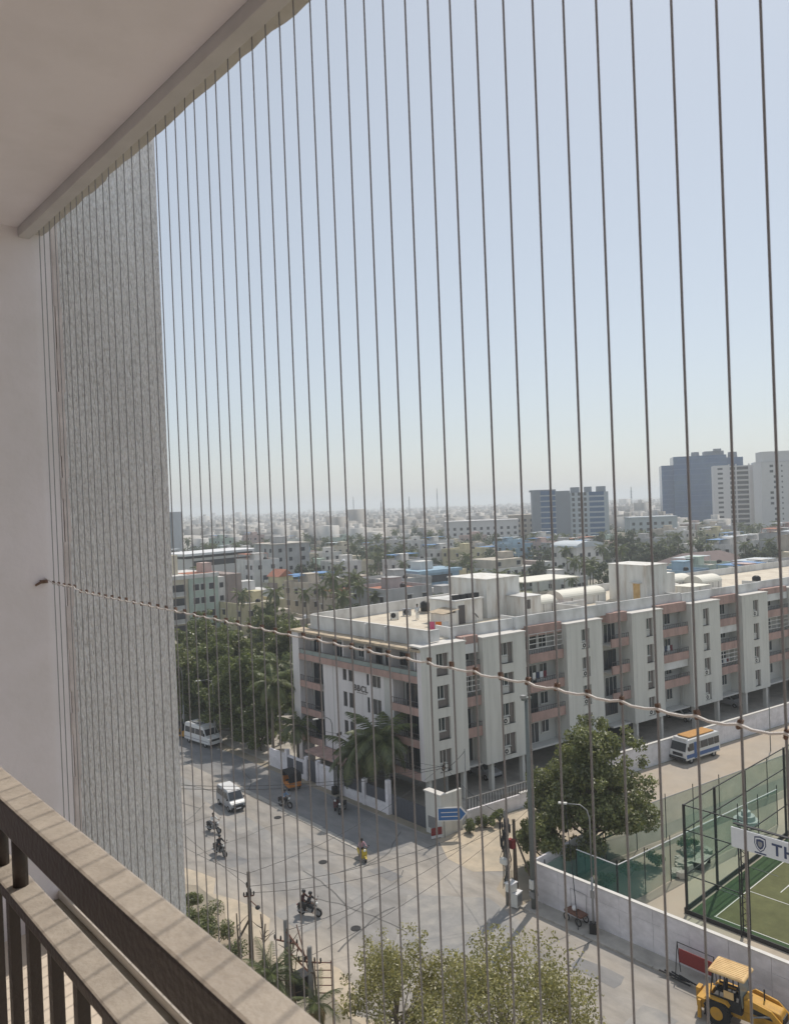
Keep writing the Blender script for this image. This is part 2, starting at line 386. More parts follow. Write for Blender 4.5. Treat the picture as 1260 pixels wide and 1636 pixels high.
bpart('back_wall', 'smooth_wall', MB().box(-1.6, -1.4, -3.9, 3.58, 26.0, 29.4))
bpart('side_wall', 'smooth_wall', MB().box(-1.6, 1.0, -4.1, -3.9, 26.0, 29.4))
bpart('building_front', 'facade', MB().box(-10, .9, -20, 3.36, -.1, 26.0))

gr = empty('cable_grille', (1.05, 0, 26.425), label='grille of thin vertical steel cables closing the balcony opening', cat='grille')
def gpart(name, m, mb, p=gr, **kw): return mb.build(name, m, p, loc=(-1.05, 0, -26.425), **kw)
tt = gpart('top_track', 'track_metal', MB().box(.985, 1.03, -3.9, 3.36, 29.15, 29.19), bevel=.003)
gpart('bottom_track', 'bottom_track', MB().box(1.03, 1.065, -3.9, 3.36, 26.425, 26.462), bevel=.006)
ch = MB().tube((0, 0, 0), (0, 0, 29.176-26.45), .0019, n=6).mesh('cable', 'cable')
clipm = MB().box(-.004, .004, -.003, .003, -.006, .006)
clipm.tube((-.003, 0, -.007), (-.003, 0, .007), .0024, n=6)
clipme = clipm.mesh('clip', 'clip')
SP = .0611; S0 = .428
wire_pts = []; r2 = random.Random(11)
def wire_z(s): return 27.673 + .0165*s + (.012 if s > 3 else 0)
ss = [S0 + SP*k for k in range(-30, 48)]
for s_ in ss:
    link('cable', ch, gr, loc=(r2.uniform(-.001, .001), s_, .025), rot=(r2.uniform(-.0012, .0012), 0, 0))
cw = None
for i, s_ in enumerate(ss):
    z = wire_z(s_) + r2.uniform(-.0018, .0018)
    wire_pts.append((1.043, s_, z))
    if i < len(ss)-1:
        nx = ss[i+1]; zz = (z+wire_z(nx))/2 - .004
        wire_pts += [(1.0435, s_+SP*.3, zz), (1.0435, s_+SP*.7, zz)]
wire_pts.append((1.03, 3.37, wire_z(3.3)+.02))
cw = gpart('cross_wire', 'cross_wire', MB().path(wire_pts, .0021, 6), smooth=True)
for i, s_ in enumerate(ss):
    link('clip', clipme, cw, loc=(1.048, s_, wire_z(s_)+r2.uniform(-.002, .002)), rot=(r2.uniform(-.3, .3), 0, r2.uniform(-.4, .4)))
gpart('wall_anchor', 'clip', MB().box(1.012, 1.04, 3.346, 3.362, 27.735, 27.749).tube((1.015, 3.35, 27.741), (.992, 3.352, 27.729), .005, n=6))

rl = empty('railing', (.40, 0, 26.33), label='brown painted metal balcony railing with two flat rails', cat='railing')
def rpart(name, m, mb, **kw): return mb.build(name, m, rl, loc=(-.40, 0, -26.33), **kw)
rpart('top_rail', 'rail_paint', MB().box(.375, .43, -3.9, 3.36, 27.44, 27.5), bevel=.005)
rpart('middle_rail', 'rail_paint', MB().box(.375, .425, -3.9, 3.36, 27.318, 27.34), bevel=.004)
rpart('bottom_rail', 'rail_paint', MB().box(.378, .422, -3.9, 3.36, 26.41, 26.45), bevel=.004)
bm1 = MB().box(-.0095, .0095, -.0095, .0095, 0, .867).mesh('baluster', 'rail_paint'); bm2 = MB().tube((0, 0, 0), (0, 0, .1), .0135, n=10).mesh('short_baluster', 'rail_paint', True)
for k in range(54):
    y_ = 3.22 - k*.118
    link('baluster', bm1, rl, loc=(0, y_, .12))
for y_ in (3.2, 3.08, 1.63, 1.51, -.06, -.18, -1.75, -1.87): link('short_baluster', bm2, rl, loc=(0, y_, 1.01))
# ---------------------------------------------------------------- ground, roads, kerbs
def struct(name, mb, m): return tag(mb.build(name, m), kind='structure')
pts = [(16000*math.cos(2*math.pi*k/64), 16000*math.sin(2*math.pi*k/64), 0) for k in range(64)]
struct('ground', MB().poly(pts), 'ground')
def rd2(x, off=0):  # right road: compound-wall line, -11.5 degrees
    return 45.85 - (x-51.7)*.2035 + off
mat('soil_pale', (.40, .345, .275), .95, .14, .6, .3, 6, c2=(.33, .295, .24), c2scale=.3)
struct('soil_verge', MB().poly([(2, -40, .006), (46, -40, .006), (46, 160, .006), (2, 160, .006)]), 'soil')
edge = []; r2 = random.Random(21)
for y in range(-40, 161, 2):
    x = 25.4 + r2.uniform(-.35, .35) + (1.0 if 48 < y < 56 else 0) + (1.4*max(0, (38-y)/20) if y < 38 else 0)
    edge.append((x, y, .012))
right = [(40.8, -40), (40.8, 35.6), (41.6, 37.6), (44.5, 39.0), (60, 35.9), (60, 44.6), (49.5, 46.2), (46.2, 46.6), (44.6, 48.0), (44.4, 76), (44.0, 160)]
struct('road', MB().poly([(x, y, .012) for x, y in right] + edge[::-1]), 'road')
struct('side_road', MB().poly([(44.2, 39.15, .016), (60, 34.6, .016), (150, 21.5, .016), (150, 30.2, .016), (60, 44.7, .016), (47.2, 46.5, .016)]), 'road_two')
struct('sand_shoulder', MB().poly([(44.5, 38.6, .020), (42.4, 40.6, .020), (42.6, 43.5, .020), (44.6, 46.6, .020), (49, 46.2, .020), (66, 43.7, .020), (66, 42.7, .020), (54, 42.9, .020), (48.5, 41.0, .020), (56, 37.6, .020), (56, 36.2, .020)]), 'sand')
struct('dust_strip', MB().poly([(x+.0, y, .019) for x, y, z in edge[20:56]] + [(x+1.4+1.1*math.sin(y*.7), y, .019) for x, y, z in edge[20:56][::-1]]), 'sand')
struct('road_patch', MB().poly([(31.6, 37.4, .018), (36.6, 41.6, .018), (40.3, 37.2, .018), (39.4, 33.6, .018), (35.2, 30.6, .018)]), 'patch')
struct('road_strip', MB().poly([(33.2, 42, .017), (34.3, 41.8, .017), (36.2, 66, .017), (37.6, 92, .017), (36.2, 92, .017), (35.0, 66, .017)]), 'patch')
struct('lane_shade_asphalt', MB().poly([(39.3, 47.6, .0155), (44.35, 47.6, .0155), (44.35, 76, .0155), (44.0, 150, .0155), (38.6, 150, .0155), (39.2, 76, .0155)]), 'asphalt')  # asphalt sheet, its colour darkened to deepen the block's shadow on the lane
r2 = random.Random(15)
cracks = tag(empty('tar_seams', (33, 45, 0)), kind='structure')
for k in range(16):
    x0, y0 = r2.uniform(-6, 6), r2.uniform(-16, 26); a = r2.choice((0, 1.5708, .4, 1.2)) + r2.uniform(-.2, .2); pts_ = []; x, y = x0, y0
    for q in range(r2.randrange(6, 14)):
        pts_.append((x, y)); a += r2.uniform(-.28, .28); x += math.cos(a)*.8; y += math.sin(a)*.8
    w_ = r2.uniform(.03, .07); mb = MB()
    for (ax, ay), (bx_, by_) in zip(pts_[:-1], pts_[1:]):
        d_ = Vector((bx_-ax, by_-ay, 0)).normalized()*w_; mb._add([(ax+d_.y, ay-d_.x, .0235), (bx_+d_.y, by_-d_.x, .0235), (bx_-d_.y, by_+d_.x, .0235), (ax-d_.y, ay+d_.x, .0235)], [(0, 1, 2, 3)])
    mb.build('seam', 'tar', cracks)
for k, (x, y, w_, l_) in enumerate(((30.5, 56, 1.6, 2.8), (36.2, 54.5, 2.0, 1.6), (29.2, 44.6, 1.8, 3.6), (37.6, 45.2, 1.4, 2.4), (34, 62, 1.2, 4.2), (32.4, 49.5, 2.4, 1.5), (38.2, 27.0, 1.5, 3.0), (36.4, 22.5, 2.2, 2.0))):
    struct('road_patch', MB().poly([(x+sx*w_/2+r2.uniform(-.2, .2), y+sy*l_/2+r2.uniform(-.2, .2), .0185+.0002*k) for sx, sy in ((-1, -1), (0, -1.1), (1, -1), (1.1, 0), (1, 1), (-1, 1))]), 'asphalt' if k % 3 == 0 else 'patch')
for k, (x, y) in enumerate(((35.4, 50.2), (31.2, 40.8), (37.8, 60.4))):
    tag(MB().tube((0, 0, 0), (0, 0, .03), .34, n=20).build('manhole_cover', 'metal_black', loc=(x, y, .012)), 'round dark manhole cover set in the road surface', 'manhole cover', 'manhole covers in the road')
# broken concrete edging along the shaded lane
ke = MB(); y = 49.5; r2 = random.Random(4)
kerb = tag(empty('lane_edging', (39, 49, 0)), kind='structure')
while y < 73:
    l = r2.uniform(1.2, 2.2)
    x = 38.95 + .14*(y-49.5)*.12 + r2.uniform(-.06, .06)
    MB().obox((x-39, y+l/2-49, .035), (r2.uniform(.42, .62), l-.06, .07), r2.uniform(-.03, .03)).build('kerb_stone', 'concrete', kerb, bevel=.015)
    y += l
walk = tag(empty('footpath', (41.5, 0, 0)), kind='structure')
MB().box(-.55, .95, -30, 34.7, .0, .11).build('paving', 'concrete', walk)
y = -10
while y < 34.5:
    MB().box(-.72, -.553, y, y+1.17, 0, .135+r2.uniform(-.012, .012)).build('kerb_stone', 'concrete', walk, bevel=.012); y += 1.2
# ground of the building plot, court surrounds and turf
struct('plot_paving', MB().poly([(45.6, 47.6, .014), (150, 30.6, .014), (150, 60, .014), (60, 90, .014), (45.6, 90, .014)]), 'concrete')
struct('court_ground', MB().poly([(42.9, -20, .015), (43.4, 34.2, .015), (60, 33.2, .015), (100, 26.5, .015), (100, -20, .015)]), 'soil_pale')
tf = tag(MB().box(48.0, 90, -20, 26.3, .02, .05).build('turf_pitch', 'turf'), kind='structure')
struct('turf_margin', MB().box(48.02, 90, 24.9, 26.28, .03, .056).box(48.02, 48.72, -20, 24.895, .03, .056), 'turf_dark')
ln = tag(empty('pitch_lines', (48, 20, 0)), kind='structure')
def pline(*b): b = (b[0], b[0]+min(.06, b[1]-b[0]), b[2], b[3]) if b[1]-b[0] < .2 else (b[0], b[1], b[2], b[2]+min(.06, b[3]-b[2])); MB().box(*[v-o for v, o in zip(b[:2], (48, 48))], *[v-o for v, o in zip(b[2:4], (20, 20))], .06, .066).build('painted_line', 'white_paint', ln)
pline(48.72, 48.82, -18, 24.9); pline(48.82, 88, 24.8, 24.9); pline(53.5, 53.6, 21.4, 24.79); pline(54.8, 88, 23.1, 23.2); pline(56.0, 56.1, 20.0, 23.09); pline(59, 88, 21.5, 21.6)

# ---------------------------------------------------------------- boundary wall of the court, with concrete panels
bw = empty('boundary_wall', (42.3, 12, 0), label='long whitewashed concrete boundary wall along the footpath', cat='wall')
ys = [34.9 - 2.35*k for k in range(22)]
r2 = random.Random(9)
for i in range(len(ys)-1):
    for j, (z0, z1) in enumerate(((0, .93), (.935, 1.86), (1.865, 2.72))):
        MB().box(-.09+r2.uniform(-.012, .012), .09, ys[i+1]-12+.008, ys[i]-12-.008, z0, z1-.006).build('wall_panel', 'wall_white', bw, bevel=.006)
    if i % 1 == 0: MB().box(-.05, .12, ys[i+1]-12-.0075, ys[i+1]-12+.0075, 0, 2.70).build('wall_post', 'wall_white', bw)
MB().box(-.14, .14, ys[-1]-12, 22.9, 2.722, 2.79).build('coping', 'wall_cap', bw)
MB().box(.1, 6.5, 22.75, 22.9, 0, 2.70).build('return_wall', 'wall_white', bw)

# ---------------------------------------------------------------- the corner apartment building
CX, CY = 47.9, 51.4
ab = empty('apartment_building', (CX, CY, 0), label='long grey four storey apartment block with pink balcony bands above open parking', cat='building')
FR = Matrix.Rotation(R(-8.5), 4, 'Z')                                   # right facade: x along, y inwards
FL = Matrix.Translation((0, 20.3, 0)) @ Matrix.Rotation(R(-90), 4, 'Z')  # left facade: x from far end to the corner
def PR(t, m): v = FR @ Vector((t, m, 0)); return (v.x, v.y)
REC = 1.9
core = [PR(1.6, REC), PR(88, REC), PR(88, 16), PR(25, 16), (24.5, 22.5), (1.75, 20.05)]
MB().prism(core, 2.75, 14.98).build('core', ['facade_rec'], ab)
rf = MB().prism([PR(1.55, REC-.05), PR(88.1, REC-.05), PR(88.1, 16.1), PR(25.1, 16.1), (24.6, 22.6), (1.7, 20.1)], 14.985, 15.1).build('roof', 'terrace', ab)
def part(name, m, mb, fr=None, p=ab, **kw): return mb.build(name, m, p, mtx=fr, **kw)

# window kit: shared meshes by size
_wm = {}
def window(fr, x, z, w, h, y, p=ab, panes=2, frame='frame_white', sill=True):
    key = (round(w, 2), round(h, 2), panes, frame)
    if key not in _wm:
        t = .06; f = MB().holes(0, w, 0, h, 0, .07, [(t+i*(w-t)/panes, (i+1)*(w-t)/panes, t, h-t) for i in range(panes)])
        gl = MB().box(.02, w-.02, .03, .045, .02, h-.02); sl_ = MB().box(-.05, w+.05, -.08, .1, -.06, 0)
        _wm[key] = (f.mesh('window', frame), gl.mesh('pane', 'dark_glass'), sl_.mesh('sill', 'facade'))
    a, b_, c = _wm[key]
    M_ = (fr or Matrix()) @ Matrix.Translation((x, y, z))
    o = link('window', a, p, mtx=M_); link('pane', b_, o)
    if sill: link('sill', c, o)
    return o
acb = MB().box(0, .82, -.3, 0, 0, .58); acb = acb.mesh('air_conditioner', 'ac_white')
acf = MB(); acf.wheel((.33, -.305, .29), .23, .02, 16); acfan = acf.mesh('fan_grille', 'plastic_dark')
acr = MB().wheel((.33, -.312, .29), .09, .02, 10).mesh('fan_hub', 'ac_white')
def ac(fr, x, z, y, p=ab):
    o = link('air_conditioner', acb, p, mtx=(fr or Matrix()) @ Matrix.Translation((x, y, z))); link('fan_grille', acfan, o); link('fan_hub', acr, o); return o

FLOORS = [2.75, 5.72, 8.69, 11.66]
# projecting panels of the right facade: (t0, t1, window t0, t1, side for AC)
panels = [(0, 5.15, 1.74, 3.1), (7.25, 12.7, 9.4, 11.05), (18.4, 23.7, 20.6, 21.8), (28.5, 33.7, 30.85, 32.0), (38.9, 44.4, 41.1, 42.3), (49.0, 54.5, 51.3, 52.5), (60, 65.4, 62.2, 63.4), (71, 76, 73, 74.2)]
r2 = random.Random(12)
for i, (t0, t1, w0, w1) in enumerate(panels):
    hs = [(w0, w1, f+.42+(.0 if i > 1 else 0), f+2.48) for f in FLOORS]
    part('facade_panel', 'facade', MB().holes(t0, t1, 2.72, 14.86, 0, .24, hs), FR)
    part('panel_return', 'facade', MB().box(t0, t0+.22, .242, REC-.002, 2.72, 14.86).box(t1-.22, t1, .242, REC-.002, 2.72, 14.86), FR) if i else part('panel_return', 'facade', MB().box(t1-.22, t1, .242, REC-.002, 2.72, 14.86), FR)
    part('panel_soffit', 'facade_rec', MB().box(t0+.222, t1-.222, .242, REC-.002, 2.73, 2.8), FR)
    part('panel_cap', 'wall_cap', MB().box(t0-.08, t1+.08, -.08, REC-.003, 14.862, 15.0), FR)
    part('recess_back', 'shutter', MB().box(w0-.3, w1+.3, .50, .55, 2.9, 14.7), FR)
    part('panel_groove', 'facade_rec', MB().box(t0+.55, t0+.59, -.006, .1, 2.73, 14.84), FR)
    for k, f in enumerate(FLOORS):
        wh = 1.28
        window(FR, w0+.03, f+1.18, (w1-w0)*.66, wh, .26, panes=2)
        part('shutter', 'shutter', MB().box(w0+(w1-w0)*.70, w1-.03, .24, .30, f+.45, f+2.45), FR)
        if (i == 1 and k < 2) or (i == 0 and k == 0) or (i == 2 and k != 0) or (i >= 3 and r2.random() < .55):
            ac(FR, w0+.06, f+.47, .34)
        else:
            part('louvre_panel', 'facade_rec' if r2.random() < .4 else 'shutter', MB().box(w0+.03, w0+(w1-w0)*.68, .2, .28, f+.46, f+1.08), FR)
        part('ledge', 'facade', MB().box(w0-.03, w1+.03, -.05, .3, f+.36, f+.42), FR)
# recessed balconies between the panels
gaps = [(5.15, 7.25), (12.7, 18.4), (23.7, 28.5), (33.7, 38.9), (44.4, 49.0), (54.5, 60), (65.4, 71)]
for i, (t0, t1) in enumerate(gaps):
    a, b_ = t0+.04, t1-.04
    if i == 1: a += .9
    if i == 2: a += 1.9
    part('fascia', 'pink', MB().box(a, b_, .62, REC-.004, 14.15, 15.2), FR)
    for k, f in enumerate(FLOORS):
        if k: part('balcony_band', 'pink', MB().box(a, b_, .45, .60, f-.2, f+.72), FR)
        part('balcony_floor', 'facade_rec', MB().box(a, b_, .602, REC-.003, f-.12, f+.05), FR)
        kind = (i*7+k*3) % 5
        w = b_-a
        door = kind in (0, 2, 3)
        window(FR, a+.25, f+(.08 if door else .95), min(w-.5, 1.9), 2.15 if door else 1.35, REC-.09, panes=3, frame='frame_white' if (i+k) % 2 else 'frame_dark', sill=not door)
        if w > 3.6: window(FR, a+2.5, f+.95, 1.1, 1.3, REC-.09, panes=2)
        # railing above the band
        rr_ = MB().box(a, b_, .48, .53, f+1.12, f+1.17)
        for q in range(max(2, int(w/.32))+1): rr_.box(a+q*(w-.03)/max(2, int(w/.32)), a+q*(w-.03)/max(2, int(w/.32))+.03, .49, .52, f+.70, f+1.125)
        if k: part('balcony_railing', 'frame_dark', rr_, FR)
        if kind == 1 and k:   # sliding grille closing the balcony
            part('balcony_screen', 'frame_white', MB().holes(a, b_, f+1.18, f+2.75, .5, .55, [(a+.06+j*(w-.06)/4, a+(j+1)*(w-.06)/4, f+1.25+q*.52, f+1.70+q*.52) for j in range(4) for q in range(2)] + [(a+.06+j*(w-.06)/4, a+(j+1)*(w-.06)/4, f+2.29, f+2.69) for j in range(4)]), FR)
        if kind == 4 and k:
            part('balcony_blind', 'parapet', MB().box(a+.1, b_-.1, .55, .58, f+1.9, f+2.8), FR)
        if (i, k) in ((4, 1), (3, 2), (1, 2)):
            for q in range(4):
                part('laundry', ['cloth_white', 'cloth_navy', 'cloth_pale', 'cloth_maroon'][q], MB().box(a+.5+q*.5, a+.9+q*.5, .66, .68, f+1.0, f+1.75), FR)
    # narrow windows beside the wide recesses
    if i == 2:
        for f in FLOORS: window(FR, t0+.15, f+.55, .55, 2.0, REC-.09, panes=1, frame='frame_dark')
# parapet over the right facade with steps
for a, b_, z, y0 in ((4.6, 12.6, 16.1, REC-.35), (12.6, 27, 16.25, REC-.75), (27, 39, 16.2, REC-.45), (39, 55, 16.1, REC-.6), (55, 88, 16.15, REC-.45)):
    part('parapet', 'parapet', MB().box(a+.004, b_-.004, y0, y0+.22, 14.99, z).box(a+.004, a+.2, y0+.222, y0+2.4, 15.1, z-.02), FR)
for t in (23.8, 36.5, 47): part('parapet', 'parapet', MB().box(t, t+.2, REC-.1, REC+5, 15.1, 16.0).box(t+.2, t+4.5, REC+4.8, REC+5, 15.1, 16.0), FR)
part('back_parapet', 'parapet', MB().box(25, 88, 15.85, 16.05, 15.1, 16.1), FR)
# columns and back wall of the open parking floor
for t in (.6, 4.6, 8, 12, 19, 23, 29, 33.2, 39.4, 43.8, 49.6, 54, 60.5, 65):
    for m_ in (.3, 7.5):
        part('column', 'facade', MB().box(t, t+.35, m_, m_+.5, .0, 2.74), FR)
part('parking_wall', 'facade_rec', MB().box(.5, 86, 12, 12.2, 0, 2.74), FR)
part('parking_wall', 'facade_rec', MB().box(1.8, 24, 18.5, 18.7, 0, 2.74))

# left facade (shaded): x 0..20.3 from the far end to the corner
part('corner_pier', 'facade_left', MB().box(19.75, 20.3-.001, .0, 1.7, 2.72, 14.5), FL)
part('end_pier', 'facade_left', MB().box(-.5, .75, .05, 1.7, 0, 14.5), FL)
part('roof_overhang', 'cornice', MB().box(-.7, 20.25, -.12, 1.72, 14.503, 14.72), FL)
part('left_parapet', 'parapet', MB().box(1.0, 19.6, 1.55, 1.77, 14.73, 16.2).box(1.0, 1.22, 1.772, 24, 15.1, 16.35).box(10.8, 11.0, 1.2, 1.55, 14.73, 16.15).box(13.9, 14.1, 1.2, 1.55, 14.73, 16.15), FL)
part('corner_parapet', 'parapet', MB().box(19.4, 19.62, 1.772, 3.2, 15.1, 16.18), FL)
part('parapet_coping', 'wall_cap', MB().box(.95, 19.66, 1.5, 1.82, 16.203, 16.26), FL)
hsM = []
for za, zb in ((10.25, 11.42), (7.55, 9.1), (4.6, 6.15)): hsM += [(8.1, 8.75, za, zb), (9.05, 9.8, za, zb), (11.95, 12.35, za, zb), (12.7, 14.1, za-.1, zb)]
part('middle_wall', 'facade_left', MB().holes(4.7, 15.9, 2.72, 11.55, .35, .6, hsM), FL)
part('middle_return', 'facade_left', MB().box(4.7, 4.95, .602, 1.7, 2.72, 11.55).box(15.65, 15.9, .602, 1.7, 2.72, 11.55), FL)
part('wall_recess', 'facade_rec', MB().box(4.96, 15.64, .95, 1.0, 2.72, 11.5), FL)
for hx0, hx1, hz0, hz1 in hsM: window(FL, hx0+.01, hz0+.02, hx1-hx0-.02, hz1-hz0-.04, .45, panes=2 if hx1-hx0 > .6 else 1, frame='frame_dark' if hx1-hx0 < 1 else 'frame_white')
part('wall_groove', 'facade_rec', MB().box(6.4, 6.5, .335, .36, 2.75, 11.5).box(14.6, 15.6, .338, .352, 2.75, 11.5), FL)
# top floor gallery
f = FLOORS[3]
part('gallery_floor', 'facade_rec', MB().box(.76, 19.74, .22, 1.75, f-.15, f+.05), FL)
part('gallery_band', 'pink', MB().box(.76, 19.74, .02, .2, f-.08, f+.55), FL)
nd = 0
for a in (1.3, 3.2, 5.4, 7.2, 9.2, 11.6, 13.4, 15.6, 17.6):
    dd = nd % 3 != 1; window(FL, a, f+(.06 if dd else .9), 1.2 if dd else .9, 2.1 if dd else 1.2, 1.66, panes=2, frame='frame_dark' if nd % 2 else 'frame_white', sill=not dd); nd += 1
gm = MB().box(0, 2.3, 0, .02, 0, .45).mesh('glass_panel', 'glass_rail')
for k in range(8): link('glass_panel', gm, ab, mtx=FL @ Matrix.Translation((.95+k*2.35, .1, f+.56)))
part('gallery_rail', 'frame_dark', MB().box(.76, 19.74, .07, .13, f+1.02, f+1.08), FL)
for k in range(5): part('gallery_divider', 'facade_left', MB().box(4.6+k*3.6, 4.75+k*3.6, .35, 1.74, f+.06, 14.49), FL)
# lower side balconies
for f in FLOORS[:3]:
    for a, b_ in ((.78, 4.66), (15.95, 19.72)):
        part('balcony_band', 'pink', MB().box(a, b_, .03, .2, f-.1, f+.6), FL)
        part('balcony_floor', 'facade_rec', MB().box(a, b_, .202, 1.74, f-.12, f+.05), FL)
        rr_ = MB().box(a, b_, .09, .14, f+1.12, f+1.17)
        for q in range(13): rr_.box(a+q*(b_-a-.03)/12, a+q*(b_-a-.03)/12+.03, .1, .13, f+.58, f+1.125)
        part('balcony_railing', 'frame_dark', rr_, FL)
        window(FL, a+.4, f+.08, 1.7, 2.15, 1.66, panes=2, frame='frame_dark', sill=False); window(FL, a+2.5, f+.9, .9, 1.3, 1.66, panes=2)
# raised letters on the left facade
letters('BBCL', .86, 'frame_dark', ab, FL @ Matrix.Translation((9.95, .31, 9.5)), gap=.14)
part('letter_strip', 'shutter', MB().box(10.3, 11.9, .33, .35, 9.3, 9.36), FL)
# ground floor front of the left side
part('porch_roof', 'pink', MB().box(4, 10.5, -1.9, .3, 2.45, 2.7), FL)
part('ground_front', 'facade_rec', MB().box(1, 19, 4.0, 4.2, 0, 2.74), FL)

# rooftop of the building (things standing on the terrace)
T = 15.105
def wl(x, y): return Vector((x, y, T))
wt = empty('lift_room', wl(64, 57.6), label='tall white lift and tank room with rain stains on the corner terrace', cat='rooftop room')
MB().box(0, 5.2, 0, 6.3, 0, 4.2).build('wall', 'tank_white', wt, rot=(0, 0, R(-4)))
MB().box(-.12, 5.32, -.12, 6.42, 4.203, 4.33).build('roof', 'tank_white', wt, rot=(0, 0, R(-4)))
st = empty('stair_room', wl(58.6, 57.2), R(-4), label='low white stair room with dark door on the corner terrace', cat='rooftop room')
MB().box(0, 3.9, 0, 4.2, 0, 2.45).build('wall', 'tank_white', st); MB().box(.4, 1.3, -.04, .02, .02, 2.0).build('door', 'frame_dark', st)
MB().box(-.15, 4.05, -.15, 4.35, 2.453, 2.57).build('roof', 'parapet', st)
for k in range(4): MB().box(.3+k*.95, 1.0+k*.95, .4, .9, 2.575, 3.05).build('outdoor_unit', 'plastic_dark', st)
MB().box(-1.9, -.02, -.3, 1.8, 0, 1.35).build('side_room', 'tank_white', st); MB().poly([(-2.2, -.7, 1.45), (0, -.7, 1.75), (0, 2.0, 1.75), (-2.2, 2.0, 1.45)]).build('awning', 'cornice', st)
for i, (px, py) in enumerate(((630, 990), (650, 984))):
    p = g(px, py, T); o = empty('rooftop_condenser', p, R(-40), label=('white' if i == 0 else 'dark grey')+' outdoor condenser unit standing on the terrace near the parapet', cat='air conditioner')
    MB().box(-.5, .5, -.2, .2, .1, .85).build('case', 'ac_white' if i == 0 else 'car_grey', o); MB().wheel((-.12, -.22, .5), .28, .03, 18).build('fan_grille', 'plastic_dark', o)
    MB().box(-.45, -.35, -.2, .2, 0, .1).build('foot', 'metal_grey', o); MB().box(.35, .45, -.2, .2, 0, .1).build('foot', 'metal_grey', o)
for i, (px, c_) in enumerate(((690, 'cloth_rose'), (701, 'cloth_orange'), (712, 'cloth_pale'))):
    p = g(px, 1010, T); o = empty('hanging_cloth', p, R(-48+3*i), label=['rose', 'orange', 'pale'][i]+' cloth drying on a line above the terrace', cat='laundry')
    mb = MB()
    for q in range(6): mb._add([(-.32+q*.107, .03*math.sin(q*1.9), .25), (-.32+(q+1)*.107, .03*math.sin((q+1)*1.9), .25), (-.32+(q+1)*.107, .015*math.sin((q+1)*1.9+.6), 1.05), (-.32+q*.107, .015*math.sin(q*1.9+.6), 1.05)], [(0, 1, 2, 3)])
    mb.build('cloth', c_, o); MB().tube((-.4, 0, 1.06), (.4, 0, 1.06), .008, n=5).build('line', 'metal_grey', o); MB().tube((-.4, 0, 0), (-.4, 0, 1.1), .02, n=6).build('line_post', 'metal_grey', o)
def vault(name, x, y, rz, l, w, h, label):
    o = empty(name, wl(x, y), R(rz), label=label, cat='roof vault')
    N = 12; vs = []; fs = []
    for k in range(N+1):
        a = math.pi*k/N; 
        for xx in (0, l): vs.append((xx, w/2-w/2*math.cos(a), h+.55*w/2*math.sin(a)*1.1))
    for k in range(N): fs.append((2*k, 2*k+2, 2*k+3, 2*k+1))
    fs.append(tuple(range(0, 2*N+2, 2))[::-1]); fs.append(tuple(range(1, 2*N+2, 2)))
    MB()._add(vs, fs).build('vaulted_roof', 'vault', o)
    MB().box(.05, l-.05, .05, w-.05, 0, h-.003).build('wall', 'tank_white', o)
    for k in range(3): MB().tube((l*.2+k*l*.3, -.02, 0), (l*.2+k*l*.3, -.02, h), .03, n=6).build('post', 'metal_grey', o)
    return o
vault('vaulted_skylight', 68.8, 55.6, -8.5, 4.4, 2.7, .95, 'short cream barrel vault roof with open front bars beside the pink landing')
vault('vaulted_skylight', 75.4, 55.8, -8.5, 7.4, 3.0, .95, 'long cream barrel vault roof in front of the steel canopy')
vault('vaulted_skylight', 97.6, 49.8, -8.5, 4.2, 3.0, 1.0, 'twin cream barrel vault roof near the far stair tower')
vault('vaulted_skylight', 95.8, 53.0, -8.5, 4.0, 3.0, 1.1, 'cream barrel vault roof tucked behind another far vault')
o = empty('stair_cabin', wl(66.6, 54.6), R(-8.5), label='plain white rooftop cabin with one small dark window', cat='rooftop room')
MB().box(0, 2.6, 0, 2.9, 0, 2.2).build('wall', 'tank_white', o); MB().box(.5, 1.0, -.03, .02, .9, 1.9).build('window', 'frame_dark', o); MB().box(-.1, 2.7, -.1, 3.0, 2.203, 2.3).build('roof', 'parapet', o)
o = empty('roof_canopy', wl(74.2, 60.4), R(-8.5), label='flat cream sheet canopy on thin steel posts over the terrace', cat='canopy')
MB().box(0, 9.2, 0, 5.2, 2.75, 2.87).build('sheet', 'vault', o)
for k in range(5):
    for yy in (.15, 5.0): MB().box(.1+k*2.2, .18+k*2.2, yy, yy+.08, 0, 2.749).build('post', 'metal_grey', o)
o = empty('landing_slab', wl(73.0, 54.4), R(-8.5), label='low pink tiled roof landing beside the long barrel vault', cat='rooftop slab')
MB().box(0, 2.6, 0, 4.5, 0, .35).build('slab', 'pink', o); MB().box(-.1, 2.7, -.1, .05, 0, .6).build('edge', 'tank_white', o)
o = empty('stair_tower', wl(83.6, 48.6), R(-8.5), label='big plain white stair tower with yellow door rising over the terrace', cat='rooftop room')
MB().box(0, 3.8, 1.2, 7.0, 0, 4.4).build('wall', 'tank_white', o); MB().box(3.803, 5.8, 1.6, 6.4, 0, 3.2).build('side_wall', 'tank_white', o)
MB().box(-.05, .02, 2.2, 3.2, .02, 2.2).build('door', 'digger_roof', o); MB().box(-.5, .0, 1.9, 3.5, 2.3, 2.4).build('door_canopy', 'wall_cap', o)
MB().box(-.1, 3.9, 1.1, 7.1, 4.403, 4.5).build('roof', 'tank_white', o)
o = empty('plant_box', wl(90.2, 47.4), R(-8.5), label='low white roof box beside the big stair tower', cat='rooftop room')
MB().box(0, 3.6, 0, 2.8, 0, 1.3).build('wall', 'tank_white', o); MB().box(-.1, 3.7, -.1, 2.9, 1.303, 1.4).build('roof', 'vault', o)

